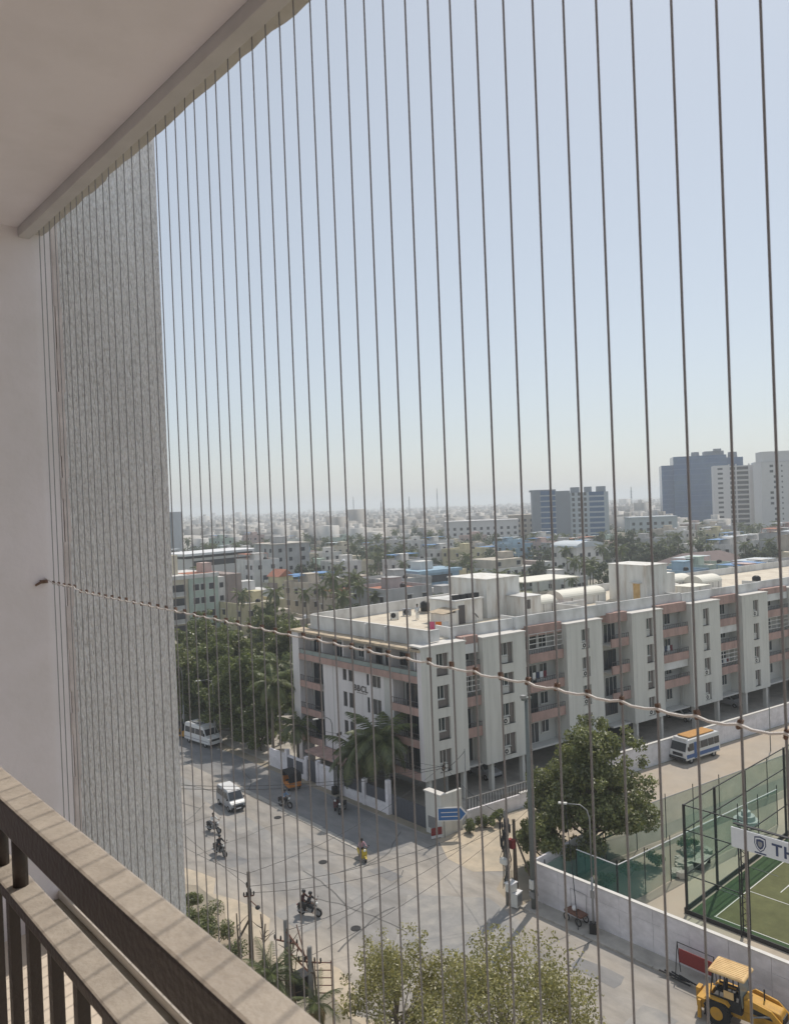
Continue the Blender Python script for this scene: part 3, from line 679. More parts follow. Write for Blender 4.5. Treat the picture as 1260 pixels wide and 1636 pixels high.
# tanks, dishes and pipes about the terrace
for i, (x, y, m_) in enumerate(((71.5, 59.5, 'metal_black'), (72.9, 59.2, 'metal_black'), (88.6, 52.5, 'metal_black'), (92.5, 50.8, 'ac_white'), (63.0, 66.5, 'metal_black'), (80.5, 60.0, 'ac_white'), (106, 46.5, 'metal_black'))):
    o = empty('terrace_tank', wl(x, y), label=('black' if m_ == 'metal_black' else 'white')+' ribbed plastic water tank on the block terrace', cat='water tank', group='tanks on the block terrace')
    MB().path([(0, 0, .25), (0, 0, 1.2), (0, 0, 1.38), (0, 0, 1.45)], [.55, .55, .34, .2], 14).build('tank', m_, o, smooth=True); MB().box(-.5, .5, -.5, .5, 0, .25).build('stand', 'concrete', o)
for i, (px, py) in enumerate(((742, 992), (782, 985), (760, 996))):
    p = g(px, py, T); o = empty('satellite_dish', p, R(30*i), label='small grey satellite dish on the corner terrace', cat='satellite dish', group='dishes on the terrace')
    MB().tube((0, 0, 0), (0, 0, .9), .025, n=6).build('mast', 'metal_grey', o); MB().ball((0, 0, .95), .42, 14, 5, (1, 1, .35), half=True).build('dish', 'metal_grey', o, rot=(R(55), 0, 0), loc=(0, .75, .35))
for i, (t0, t1, m_) in enumerate(((8, 22, 4.2), (27, 40, 3.4), (40, 60, 5.0))):
    tag(MB().tube((t0, m_, T+.12), (t1, m_, T+.12), .05, n=6).build('roof_pipe', 'ac_white', loc=(CX, CY, 0), rot=(0, 0, R(-8.5))), ['white pipe running along the terrace near the cabins', 'white pipe along the terrace beside the stair tower', 'white pipe along the far terrace'][i], 'pipe')
for i, t in enumerate((5.3, 13.0, 13.3, 18.2, 24.6, 33.9, 38.7, 44.6, 54.7)): MB().tube((t, REC-.5 if i else .3, 2.9), (t, REC-.5 if i else .3, 15.2), .06, n=6).build('downpipe', 'facade_rec', ab, mtx=FR)

# ---------------------------------------------------------------- compound walls around the building
cl = empty('compound_wall', (45.3, 54, 0), label='low pale compound wall with metal infill beside the shaded lane', cat='wall')
def cbox(name, m, *b_): return MB().box(b_[0]-45.3, b_[1]-45.3, b_[2]-54, b_[3]-54, b_[4], b_[5]).build(name, m, cl)
cbox('wall', 'wall_white', 45.2, 45.45, 53.6, 60.4, 0, .95); cbox('wall', 'wall_white', 45.2, 45.45, 62.0, 64.4, 0, 2.2); cbox('wall', 'wall_white', 45.2, 45.45, 66.6, 73.4, 0, 1.9)
for y in (53.6, 57, 60.4, 61.7, 64.4, 66.4, 70): cbox('pier', 'wall_white', 45.1, 45.5, y-.2, y+.2, .0, 2.45 if y > 54 else 3.1)
cbox('infill', 'gate', 45.3, 45.35, 53.8, 60.2, .953, 2.1)
for y in (67.0, 68.7): cbox('infill', 'gate', 45.16, 45.2, y, y+1.2, .5, 1.7)
gt = empty('lane_gate', (45.3, 64.6, 0), label='closed dark steel gate in the compound wall by the shaded lane', cat='gate')
for k in range(8): MB().box(-.03, .03, k*.2, k*.2+.19, .1, 2.2).build('bar', 'gate', gt)
MB().box(-.04, .04, 0, 1.6, 1.0, 1.1).build('rail', 'gate', gt); 
gt = empty('corner_gate', (45.35, 48.6, 0), label='wide dark sliding gate at the corner entrance of the block', cat='gate')
for k in range(11): MB().box(-.03, .03, k*.42, k*.42+.40, .08, 1.9).build('panel', 'gate', gt)
gp = empty('gate_pillar', (45.4, 47.4, 0), label='tall cream masonry gate pillar wall at the street corner', cat='wall')
MB().box(-.4, .1, -.9, 1.0, 0, 3.5).build('wall', 'facade', gp); MB().box(.103, 2.1, -.9, -.6, 0, 3.5).build('side_wall', 'facade', gp); MB().box(-.5, .2, -1.0, 1.1, 3.503, 3.62).build('coping', 'wall_cap', gp)
MB().box(-.44, -.402, -.2, .7, .5, 1.5).build('notice_plate', 'metal_grey', gp)
cr_ = empty('roadside_wall', (46.3, 47.2, 0), R(-9.2), label='long grey compound wall with white coping beside the side road', cat='wall')
r2 = random.Random(31)
for k in range(26):
    x0 = 2.2+k*3.0
    low = k < 4
    MB().box(x0+.01, x0+2.99, -.1, .1, 0, (1.25 if low else 2.25)+r2.uniform(-.02, .02)).build('wall_panel', 'wall_white', cr_)
    if k >= 2: MB().box(x0+.01, x0+2.99, -.16, .16, (1.28 if low else 2.28), (1.37 if low else 2.37)).build('coping', 'wall_cap', cr_)
    if low:
        for q in range(9): MB().box(x0+.1+q*.34, x0+.14+q*.34, -.02, .02, 1.28, 2.2).build('bar', 'metal_black', cr_)
        MB().box(x0, x0+3.0, -.03, .03, 2.2, 2.26).build('rail', 'metal_grey', cr_)
o = tag(MB().box(8, 80, 2.3, 2.5, 0, .55).build('inner_kerb', 'concrete', None, loc=(46.3, 47.2, 0), rot=(0, 0, R(-9.2))), 'low concrete kerb wall between the parking floor and the roadside wall', 'wall')
# ---------------------------------------------------------------- vegetation builders
def leaf_mesh(name, m, clumps, size, seed, up=.35):
    """clumps: (centre, radius, squash, count); small bent leaf faces spread through each clump"""
    rs = np.random.RandomState(seed); P = []
    for c, r, sq, n in clumps:
        d = rs.normal(size=(n, 3)); d /= np.linalg.norm(d, axis=1)[:, None]
        rad = r*rs.uniform(0, 1, (n, 1))**.42
        p = d*rad*np.array([1, 1, sq]) + np.array(c)
        nn = d*.6 + rs.normal(size=(n, 3))*.7 + np.array([0, 0, up]); nn /= np.linalg.norm(nn, axis=1)[:, None]
        P.append((p, nn))
    p = np.concatenate([a for a, _ in P]); nn = np.concatenate([b for _, b in P]); N = len(p)
    t = np.cross(nn, rs.normal(size=(N, 3))); t /= np.linalg.norm(t, axis=1)[:, None]; b = np.cross(nn, t)
    L_ = size*rs.uniform(.6, 1.35, (N, 1)); W = L_*rs.uniform(.42, .62, (N, 1))
    v = np.stack([p-t*L_*.5, p-b*W*.5+nn*W*.12, p+t*L_*.5, p+b*W*.5+nn*W*.12], 1).reshape(-1, 3)
    me = bpy.data.meshes.new(name); me.vertices.add(4*N); me.vertices.foreach_set('co', v.ravel())
    me.loops.add(4*N); me.loops.foreach_set('vertex_index', np.arange(4*N)); me.polygons.add(N)
    me.polygons.foreach_set('loop_start', np.arange(0, 4*N, 4)); me.materials.append(MATS[m]); me.update(calc_edges=True); return me

def tree_meshes(h, spread, trunk_h, nclump, nleaf, leaf, m, seed, bark='bark', sq=.75, r0=.2, crad=.34, flat=1.0):
    r = random.Random(seed); tr = MB(); cl = []
    top = Vector((r.uniform(-.2, .2), r.uniform(-.2, .2), trunk_h)); mid = Vector((r.uniform(-.15, .15), r.uniform(-.15, .15), trunk_h*.5))
    tr.path([(0, 0, -.05), mid, top, top+Vector((0, 0, (h-trunk_h)*.45))], [r0*1.25, r0, r0*.8, r0*.35], 8)
    ch = (h-trunk_h)
    for k in range(nclump):
        a = 2*math.pi*(k*.382+r.uniform(-.08, .08)); q = math.sqrt((k+.5)/nclump)
        rr = spread*q*r.uniform(.75, 1.0); zz = trunk_h + ch*(.12+.82*(1-q**2.2)*r.uniform(.55, 1.0)) + ch*.12*r.uniform(-1, 1)
        c = Vector((math.cos(a)*rr, math.sin(a)*rr, zz)); cr = spread*crad*r.uniform(.65, 1.25)
        cl.append((tuple(c), cr, sq, int(nleaf*(cr/spread/crad)**2)))
        st = Vector((mid.x, mid.y, trunk_h*r.uniform(.7, 1.0))) if k % 2 else top+Vector((0, 0, ch*.2*r.random()))
        m_ = st.lerp(c, .5)+Vector((0, 0, -.06*rr)); tr.path([st, m_, c], [r0*.4, r0*.24, r0*.08], 5)
    for k in range(nclump//2):   # stray sprigs that roughen the outline
        a = r.uniform(0, 6.28); e = r.uniform(-.3, 1.2); d = spread*r.uniform(.85, 1.12)
        cl.append(((math.cos(a)*d*math.cos(e), math.sin(a)*d*math.cos(e), trunk_h+ch*.4+ch*.62*math.sin(e)), spread*.13, 1, int(nleaf*.14)))
    return tr.mesh('trunk', bark, True), leaf_mesh('crown', m, cl, leaf, seed)

def plant_tree(name, loc, meshes, label, cat='tree', group=None, rz=0, s=1.0, leafm=None):
    o = empty(name, loc, rz, label, cat, group); o.scale = (s, s, s)
    link('trunk', meshes[0], o); c = link('crown', meshes[1], o)
    if leafm: c.material_slots[0].link = 'OBJECT'; c.material_slots[0].material = MATS[leafm]
    return o

def frond_mesh(L_=3.0, droop=1.0, n=30, seed=0, m='leaf_palm', wl_=.034, ll_=.27):
    r = random.Random(seed); mb = MB(); pts = []
    for i in range(n+1):
        t = i/n; pts.append(Vector((L_*(t-.18*droop*t*t), 0, L_*(.42*t-.62*droop*t*t))))
    mb.path(pts[::4]+[pts[-1]], [.035*(1-.8*k/(len(pts[::4]))) for k in range(len(pts[::4])+1)], 4)
    for i in range(3, n+1):
        p = pts[i]; t = i/n; d = (pts[i]-pts[i-1]).normalized(); l = L_*ll_*(math.sin(math.pi*min(1, t*.86+.12)))**.6*r.uniform(.85, 1.1)
        for s in (-1, 1):
            out = Vector((d.x*.55, s*.85, d.z*.55-.28-.35*r.random())).normalized()*l; w = d*(wl_*L_/3)
            tip = p+out+Vector((0, 0, -.10*l)); midp = p+out*.5
            mb._add([p-w, p+w, midp+w*1.1, tip, midp-w*1.1], [(0, 1, 2, 3, 4)])
    return mb.mesh('frond', m)
FRONDS = [frond_mesh(3.0, d, 32, i) for i, d in enumerate((.7, 1.05, 1.4))]
DRY = frond_mesh(2.4, 1.7, 20, 9, 'leaf_palm_dry')
DATE = [frond_mesh(2.7, d, 44, 20+i, wl_=.012, ll_=.2) for i, d in enumerate((.6, .9, 1.3))]
def palm(name, loc, h, label, group=None, nf=18, s=1.0, seed=0, dry=3, lean=.4, cat='palm tree', fr=FRONDS):
    r = random.Random(seed); o = empty(name, loc, r.uniform(0, 6.28), label, cat, group)
    lx, ly = r.uniform(-lean, lean), r.uniform(-lean, lean)
    pts = [(lx*t*t, ly*t*t, h*t) for t in (0, .2, .4, .6, .8, 1)]
    MB().path([(0, 0, -.05)]+pts[1:], [.22, .17, .15, .135, .125, .14], 8).build('trunk', 'palm_bark', o, smooth=True)
    top = Vector((lx, ly, h-.05))
    for k in range(nf):
        a = 2.39996*k; e = R(58-88*((k+.5)/nf)**1.0 + r.uniform(-7, 7)); v = min(2, int(3*k/nf))
        link('frond', fr[v], o, loc=top, rot=(0, -e+R(18), a), scale=(s*r.uniform(.9, 1.1),)*3)
    for k in range(dry): link('dry_frond', DRY, o, loc=top-Vector((0, 0, .15)), rot=(0, R(38), r.uniform(0, 6.28)), scale=(s*.85,)*3)
    return o
def joined_palm(seed, h, nf=16, s=1.0):
    r = random.Random(seed); lx, ly = r.uniform(-.6, .6), r.uniform(-.6, .6)
    t = MB().path([(lx*q*q, ly*q*q, h*q-.05) for q in (0, .25, .5, .75, 1)], [.22, .17, .15, .13, .13], 6).mesh('trunk', 'palm_bark', True)
    vs = []; fs = []
    for k in range(nf):
        fm = FRONDS[min(2, int(3*k/nf))]; M_ = Matrix.Translation((lx, ly, h)) @ Matrix.Rotation(2.39996*k, 4, 'Z') @ Matrix.Rotation(-R(40-88*((k+.5)/nf)), 4, 'Y') @ Matrix.Scale(s*r.uniform(.9, 1.1), 4)
        b = len(vs); vs += [tuple(M_ @ v.co) for v in fm.vertices]; fs += [tuple(i+b for i in p.vertices) for p in fm.polygons]
    me = bpy.data.meshes.new('crown'); me.from_pydata(vs, [], fs); me.materials.append(MATS['leaf_palm']); me.update(); return t, me

# big tree at the corner of the side road
mt = tree_meshes(10.8, 4.6, 1.7, 44, 900, .27, 'leaf_big', 3, r0=.26, crad=.29)
plant_tree('rain_tree', (50.4, 35.4, 0), mt, 'large dense dark green tree at the corner behind the white boundary wall')
mt = tree_meshes(5.6, 2.4, 1.0, 14, 900, .24, 'leaf_big', 8, r0=.12)
plant_tree('small_tree', (46.2, 36.3, 0), mt, 'small leafy tree between the tall grey pole and the big corner tree')
# foreground tree seen from above, sparse and backlit
mt = tree_meshes(6.9, 5.1, 1.8, 54, 400, .17, 'leaf_fore', 15, bark='bark_pale', r0=.16, crad=.25, sq=.8)
plant_tree('street_tree', (27.0, 24.5, 0), mt, 'airy yellow green street tree standing close below the balcony')
mt = tree_meshes(6.2, 3.0, 1.5, 34, 330, .16, 'leaf_fore', 19, bark='bark_pale', r0=.12, crad=.26)
plant_tree('street_tree', (25.2, 29.8, 0), mt, 'smaller yellow green street tree beside the transformer poles')
# trees over the lane at the left
lt = [tree_meshes(11.0, 4.8, 1.6, 38, 720, .34, 'leaf_dark', 31, r0=.24, crad=.28), tree_meshes(9.0, 4.2, 1.2, 34, 720, .32, 'leaf_mid', 37, r0=.2, crad=.29), tree_meshes(12.5, 5.0, 1.8, 40, 720, .34, 'leaf_dark', 41, r0=.26, crad=.28)]
spots = [(47.8, 84, 0, 1.0, 'leaf_dark'), (49.5, 92, 2, .95, 'leaf_dark'), (46.8, 97, 1, 1.2, 'leaf_mid'), (54.5, 100, 2, 1.0, 'leaf_mid'), (48, 106, 0, 1.05, 'leaf_mid'), (57, 110, 1, 1.2, 'leaf_dark'), (46.2, 116, 2, .9, 'leaf_dark'), (54.5, 88, 1, 1.05, 'leaf_dark'), (58, 80, 0, .8, 'leaf_dark'), (64, 92, 1, 1.0, 'leaf_mid'), (68, 104, 0, .95, 'leaf_mid'), (62, 120, 2, .9, 'leaf_dark'), (74, 118, 1, 1.1, 'leaf_mid'), (60, 138, 0, .95, 'leaf_mid'), (86, 138, 1, 1.0, 'leaf_dark'), (47.3, 78.6, 1, .7, 'leaf_dark')]
lab = ['dark leafy tree leaning over the lane wall behind the parked white van', 'tall dark tree behind the lane wall among palms', 'mid green bushy tree by the bend of the lane', 'broad mid green tree behind the lane trees', 'rounded mid green tree farther along the lane', 'dark shrubby tree between lane trees and cream apartments', 'tall dark tree shading the far lane', 'dense dark tree beside the end wall of the apartment block', 'low dark tree against the end pier of the apartment block', 'tree with pale trunk in the yard behind the block', 'bushy tree in the yard behind the block', 'broad dark tree at the back of the yard', 'tree between the yard palms and the cream apartments', 'dense tree in front of the cream apartments', 'tree beside the brown stair strip of the cream apartments', 'low tree against the lane wall by the white pillar']
for i, (x, y, v, s, lm) in enumerate(spots): plant_tree('lane_tree', (x, y, 0), lt[v], lab[i], group='trees along the lane', rz=i*1.3, s=s, leafm=lm)
# palms close by
palm('coconut_palm', (45.9, 56.2, 0), 6.4, 'coconut palm in front of the shaded facade beside the compound wall', nf=26, s=1.4, seed=2, dry=4)
palm('coconut_palm', (46.2, 59.4, 0), 4.4, 'shorter coconut palm crowding the facade palm beside the gate', nf=20, s=1.25, seed=5)
palm('coconut_palm', (46.4, 74.5, 0), 8.8, 'coconut palm with drooping fronds at the far end of the block', nf=20, s=1.15, seed=6, dry=5)
palm('coconut_palm', (46.8, 70.2, 0), 4.6, 'low bushy palm beside the lane gate', nf=16, s=1.0, seed=8)
palm('coconut_palm', (50.2, 78.8, 0), 9.6, 'tall coconut palm rising over the lane trees by the block', nf=18, s=1.15, seed=9)
p = g(432, 1556, 3.8); palm('date_palm', (p.x, p.y, 0), 3.8, 'bushy green palm below the balcony beside leaning poles', nf=38, s=.82, seed=12, dry=5, lean=.1, fr=DATE)
p = g(505, 1600, 3.0); palm('date_palm', (p.x, p.y, 0), 2.9, 'low palm with dry brown fronds at the foot of the transformer poles', nf=14, s=.7, seed=14, dry=9, lean=.1, fr=DATE)
# bushes at the left verge, under the big tree and along the walls
def bush(name, loc, r, h, n, m, label, seed, leaf=.16, group=None, cat='shrub'):
    rr = random.Random(seed); o = empty(name, loc, 0, label, cat, group); st = MB(); cl = []
    for k in range(7):
        a = rr.uniform(0, 6.28); q = rr.uniform(.1, .75)*r; c = (math.cos(a)*q, math.sin(a)*q, h*rr.uniform(.4, .8)); cl.append((c, r*rr.uniform(.3, .5), .8, n//7))
        st.path([(0, 0, 0), (c[0]*.5, c[1]*.5, c[2]*.5), c], [.03, .02, .01], 4)
    st.build('stems', 'shrub_stem', o); link('foliage', leaf_mesh('foliage', m, cl, leaf, seed), o); return o
for i, (px, py, r_, h_, s_) in enumerate(((312, 1478, 1.7, 2.4, 1), (342, 1500, 1.4, 1.9, 2), (300, 1440, 1.0, 1.4, 3), (362, 1535, 1.6, 1.8, 4))):
    p = g(px, py+18, 0); bush('verge_bush', p, r_, h_, 2600, 'leaf_mid', ['tall green bush against the stucco fin at the road edge', 'green bush beside the dusty road edge', 'small scrubby bush where sand meets the road', 'green bush behind the leaning utility pole'][i], 50+i)
for i, (x, y, r_) in enumerate(((47.2, 45.4, .8), (48.9, 45.2, .9), (50.6, 45.0, .8))): bush('wall_shrub', (x, y, 0), r_, 1.1, 1500, 'leaf_dark', ['dark shrub behind the blue arrow sign', 'dark shrub next to the low barred wall', 'scrubby weeds at the foot of the roadside wall'][i], 70+i)
for i, (x, y) in enumerate(((49.5, 31.8), (52.5, 31.2), (56.5, 30.8), (47.2, 32.0))): bush('garden_bush', (x, y, 0), .9, 1.2, 1200, 'leaf_mid', ['bush behind the green net near the wall corner', 'bush between the two green net fences', 'bush near the rubble by the green net', 'bush inside the net corner under the tree'][i], 80+i)

# ---------------------------------------------------------------- poles, lamps, signs
tp = empty('tall_pole', (41.3, 33.9, 0), label='tall thick grey steel pole with small floodlight head by the wall corner', cat='pole')
MB().path([(0, 0, 0), (-.02, 0, 7), (-.03, 0, 14.4)], [.22, .19, .15], 12).build('pole', 'pole_grey', tp, smooth=True)
MB().box(-.35, .35, -.35, .35, 0, .12).build('base_plate', 'concrete', tp); MB().box(-.45, .4, -.12, .12, 14.4, 14.55).build('head_bracket', 'pole_grey', tp); MB().box(-.5, -.2, -.16, .16, 14.55, 14.75).build('flood_lamp', 'metal_grey', tp)
MB().box(-.3, -.12, -.15, .15, 1.5, 2.1).build('junction_box', 'ac_white', tp); MB().box(-.27, -.21, -.2, .2, .9, 1.3).build('sticker', 'metal_grey', tp)
def street_lamp(name, loc, h, rz, label, arm=1.4):
    o = empty(name, loc, rz, label, 'street lamp', None)
    MB().path([(0, 0, 0), (0, 0, h*.45)], .075, 8).build('pole', 'metal_grey', o, smooth=True)
    MB().path([(0, 0, h*.45), (0, 0, h*.9), (arm*.12, 0, h*.965), (arm*.4, 0, h), (arm, 0, h*1.0)], [.055, .05, .04, .035, .03], 8).build('arm', 'metal_grey', o, smooth=True)
    MB().box(arm, arm+.55, -.1, .1, h-.05, h+.06).build('lamp_head', 'ac_white', o, bevel=.02)
    MB().box(-.25, .25, -.22, .22, 0, .75).build('plinth', 'metal_black', o); MB().box(-.12, .12, -.14, .14, 2.4, 2.9).build('meter_box', 'metal_grey', o)
    return o
street_lamp('street_lamp', (41.5, 29.3, 0), 8.3, R(118), 'curved arm street lamp on the footpath by the white boundary wall')
street_lamp('street_lamp', (44.6, 84.5, 0), 8.0, R(160), 'curved arm street lamp in front of the dark lane trees')
street_lamp('street_lamp', (43.6, 90.5, 0), 9.0, R(200), 'street lamp farther down the lane close to the stucco fin')
street_lamp('street_lamp', (44.9, 61.2, 0), 7.6, R(165), 'slender street lamp beside the facade palm on the shaded lane')
def pole(name, loc, h, label, r=.11, m='pole_concrete', arms=(), brace=None):
    o = empty(name, loc, 0, label, 'utility pole'); MB().path([(0, 0, 0), (.02, 0, h*.5), (.02, 0, h)], [r*1.25, r, r*.8], 8).build('pole', m, o, smooth=True)
    for z, a, l in arms:
        d = Vector((math.cos(a), math.sin(a), 0))*l; MB().tube(-d+Vector((0, 0, z)), d+Vector((0, 0, z)), .045, n=6).build('crossarm', 'rust', o)
        for q in (-1, -.45, .45, 1): MB().path([d*q+Vector((0, 0, z)), d*q+Vector((0, 0, z+.12)), d*q+Vector((0, 0, z+.26))], [.03, .06, .04], 6).build('insulator', 'plastic_dark', o)
    if brace: MB().tube((brace[0], brace[1], 0), (0, 0, brace[2]), .09, .07, n=6).build('brace', m, o)
    return o
PA = g(402, 1540); PB = g(462, 1640); PC = g(500, 1668)
pa = pole('utility_pole', (PA.x, PA.y, 0), 5.7, 'dark braced utility pole with insulators below the balcony', .13, 'bark', ((4.6, 1.3, .45), (4.2, 2.6, .3)), brace=(-1.0, 1.3, 2.8))
MB().ball((.35, -.4, 3.5), .16, 10, 6, (1, 1, .8)).build('lamp_head', 'plastic_dark', pa); MB().tube((0, 0, 4.0), (.33, -.38, 3.55), .03, n=5).build('lamp_arm', 'rust', pa)
pb = pole('transformer_pole', (PB.x, PB.y, 0), 5.8, 'pale concrete transformer pole farther from the balcony with rusty crossbars', .15, 'pole_concrete', ((4.6, 2.0, .7),))
pc = pole('transformer_pole', (PC.x, PC.y, 0), 5.1, 'pale concrete transformer pole carrying a red steel cage', .16, 'pole_concrete', ((4.3, 2.2, .6),))
tfm = empty('switch_gantry', (PC.x, PC.y, 0), label='rusty red steel switch frame strung between two concrete poles', cat='steel frame')
dv = Vector((PB.x-PC.x, PB.y-PC.y, 0))
for z0, z1 in ((4.3, 5.2), (3.7, 4.2), (2.8, 2.8)): MB().tube((0, 0, z0), tuple(dv+Vector((0, 0, z1))), .06, n=4).build('beam', 'rust', tfm)
MB().tube((0, 0, 3.5), tuple(dv*.5+Vector((0, 0, 5.9))), .035, n=4).build('strut', 'rust', tfm)
MB().tube(tuple(dv), tuple(dv*.5+Vector((0, 0, 4.6))), .03, n=4).build('strut', 'rust', tfm)
cg = MB(); 
for q in range(5): 
    z = 2.6+q*.4; cg.tube((.25, -.1, z), (.85, -.7, z), .03, n=4)
for qx, qy in ((.25, -.1), (.85, -.7)): cg.tube((qx, qy, .6), (qx, qy, 4.3), .03, n=4)
cg.build('ladder_cage', 'rust', tfm)
for q in range(4): MB().path([tuple(dv*(.15+.2*q)+Vector((.1, 0, 4.4))), tuple(dv*(.15+.2*q)+Vector((.1, 0, 4.8)))], [.05, .03], 6).build('insulator', 'rust', tfm)
MB().box(-.5, .4, .5, 1.3, 2.2, 3.3).build('transformer_tank', 'metal_black', tfm)
r2 = random.Random(44)
for i, (px, py, hh) in enumerate(((372, 1560, 3.0), (386, 1575, 3.6), (418, 1560, 2.8), (430, 1590, 3.8), (470, 1610, 3.2), (478, 1640, 4.2), (512, 1640, 3.0))):
    p = g(px, py+25); o = empty('dead_stake', p, r2.uniform(0, 6), 'dark bare branched stake in the scrub below the balcony', 'stake', 'bare stakes in the scrub')
    hh *= 1.45; lx, ly = r2.uniform(-.4, .4), r2.uniform(-.4, .4); MB().path([(0, 0, 0), (lx*.4, ly*.4, hh*.5), (lx, ly, hh)], [.07, .055, .035], 6).build('stem', 'bark', o)
    for q in range(6):
        z = hh*r2.uniform(.35, .95); a = r2.uniform(0, 6.28); l_ = r2.uniform(.4, 1.0); MB().path([(lx*z/hh, ly*z/hh, z), (lx*z/hh+math.cos(a)*l_*.5, ly*z/hh+math.sin(a)*l_*.5, z+.25), (lx*z/hh+math.cos(a)*l_, ly*z/hh+math.sin(a)*l_, z+r2.uniform(.2, .6))], [.03, .022, .01], 5).build('branch', 'bark', o)
# pole with tangled cable bundle and meter boxes by the wall corner
PM = (40.5, 35.6, 0)
pm = pole('cable_pole', PM, 6.6, 'short utility pole wrapped in black cable coils with small boxes', .10, 'pole_concrete')
r2 = random.Random(6)
for q in range(16):
    cx, cy, cz = r2.uniform(-.35, .35), r2.uniform(-.35, .35), r2.uniform(3.6, 5.9); rad = r2.uniform(.22, .46)
    MB().path([(cx+rad*math.cos(a*.5236)*.7, cy+rad*math.cos(a*.5236)*.7, cz+rad*1.3*math.sin(a*.5236)) for a in range(13)], .035, 5).build('cable_coil', 'plastic_dark', pm)
for q in range(16): MB().path([(r2.uniform(-.25, .25), r2.uniform(-.25, .25), 5.2), (r2.uniform(-.4, .4), r2.uniform(-.4, .4), 3.2), (r2.uniform(-.3, .3), r2.uniform(-.3, .3), r2.uniform(.8, 2.2))], .02, 4).build('hanging_cable', 'plastic_dark', pm)
MB().box(-.45, -.1, -.35, .2, 3.0, 3.35).build('splitter_box', 'ac_white', pm); MB().box(-.3, .35, -.6, -.1, 1.1, 1.65).build('meter_box', 'ac_white', pm); MB().box(-.35, .4, -.65, -.05, 1.65, 1.72).build('box_lid', 'sign_white', pm)
pn = pole('utility_pole', (41.2, 35.4, 0), 5.8, 'dark leaning stub pole with red box next to the cable bundle', .14, 'bark', brace=(1.2, -1.2, 4.8)); MB().box(-.45, -.12, -.2, .25, 3.9, 4.5).build('switch_box', 'red_sign', pn)
o = empty('cabinet', (40.75, 35.0, .0), R(10), label='small pale feeder cabinet at the foot of the cable pole', cat='cabinet'); MB().box(-.35, .35, -.25, .25, .1, 1.0).build('body', 'ac_white', o); MB().box(-.38, .38, -.28, .28, 1.0, 1.06).build('lid', 'sign_white', o); MB().box(-.3, .3, -.27, -.25, .2, .9).build('door', 'metal_grey', o)
pole('utility_pole', (45.6, 46.6, 0), 6.2, 'slim dark utility pole beside the corner gate pillar', .07, 'bark', ((5.8, .5, .3),))
pole('utility_pole', (48.9, 47.3, 0), 6.4, 'thin steel pole with white cap behind the low barred wall', .05, 'metal_grey')
pole('utility_pole', (84.5, 36.2, 0), 6.8, 'thin white steel pole on the side road beyond the minibus', .05, 'metal_grey')
pole('utility_pole', (44.9, 60.1, 0), 6.4, 'thin dark utility pole on the shaded lane before the compound wall', .08, 'bark', ((6.0, .2, .3),))
# blue direction sign
sg = empty('direction_sign', (45.6, 45.9, 0), R(-41), label='blue and white arrow shaped direction sign on two posts', cat='sign'); sg.scale = (1.25, 1, 1.15)
ar = [(-.95, 1.25), (.65, 1.25), (1.05, 1.75), (.65, 2.25), (-.95, 2.25)]
MB().slab(ar, -.03, .03).build('board', 'sign_white', sg)
ar2 = [(-.87, 1.33), (.60, 1.33), (.94, 1.75), (.60, 2.17), (-.87, 2.17)]
MB().slab(ar2, -.037, -.031).build('blue_face', 'sign_blue', sg)
for z in (1.56, 1.86): MB().box(-.7, .5, -.042, -.038, z, z+.055).build('text_line', 'sign_white', sg)
for x in (-.5, .4): MB().tube((x, .02, 0), (x, .02, 1.3), .03, n=6).build('post', 'metal_grey', sg)
o = empty('notice_board', (44.6, 46.7, 0), R(-20), label='faded red and grey notice board standing by the corner pillar', cat='sign'); MB().box(-.5, .5, -.04, .04, .35, .95).build('board', 'red_sign', o); MB().box(-.5, .5, -.05, .05, .12, .3).build('lower_board', 'sign_white', o)
for x in (-.45, .45): MB().tube((x, 0, 0), (x, 0, 1.2), .025, n=6).build('post', 'metal_grey', o)
o = empty('guy_wire', (41.1, 30.2, 0), label='dark stay wire slanting from the ground up to the corner tree', cat='wire'); MB().path([(0, 0, 0), (1.0, 1.1, 4.2), (1.6, 1.9, 7.6)], .03, 5).build('stay', 'plastic_dark', o)

# overhead wires
def wire(a, b_, sag, label, r_=.014, m='plastic_dark'):
    a = Vector(a); b_ = Vector(b_); pts = [a.lerp(b_, t/14)-Vector((0, 0, sag*4*(t/14)*(1-t/14))) for t in range(15)]
    tag(MB().path([p-a for p in pts], r_, 4).build('overhead_wire', m, loc=a), label, 'wire', 'overhead wires across the junction')
TA = (PA.x, PA.y, 4.8); TM = (PM[0], PM[1], 6.2)
wire(TA, TM, .8, 'dark wire from the braced pole to the cable bundle pole'); wire((PA.x, PA.y, 4.4), (PM[0], PM[1], 5.5), 1.0, 'lower dark wire between braced pole and cable bundle pole')
wire((PA.x, PA.y, 5.6), (45.6, 46.6, 6.0), .9, 'wire from the braced pole top to the corner pillar pole'); wire(TA, (26.2, 74, 6.5), .5, 'wire from the braced pole along the near road edge'); wire((PA.x, PA.y, 5.5), (23.0, 58, 6.0), .6, 'second wire from the braced pole toward the fin')
wire((45.6, 46.6, 6.0), TM, .5, 'wire from corner pillar pole to the cable bundle pole', .018); wire((45.6, 46.6, 5.8), (44.9, 60.1, 6.1), .5, 'wire along the shaded lane beside the facade')
wire((22.5, 66, 6.4), (45.6, 46.6, 5.9), 1.2, 'long wire crossing the road to the corner pillar pole', .02); wire((22.5, 66, 6.2), (45.6, 46.6, 5.7), 1.3, 'second long wire crossing the road below its twin', .02)
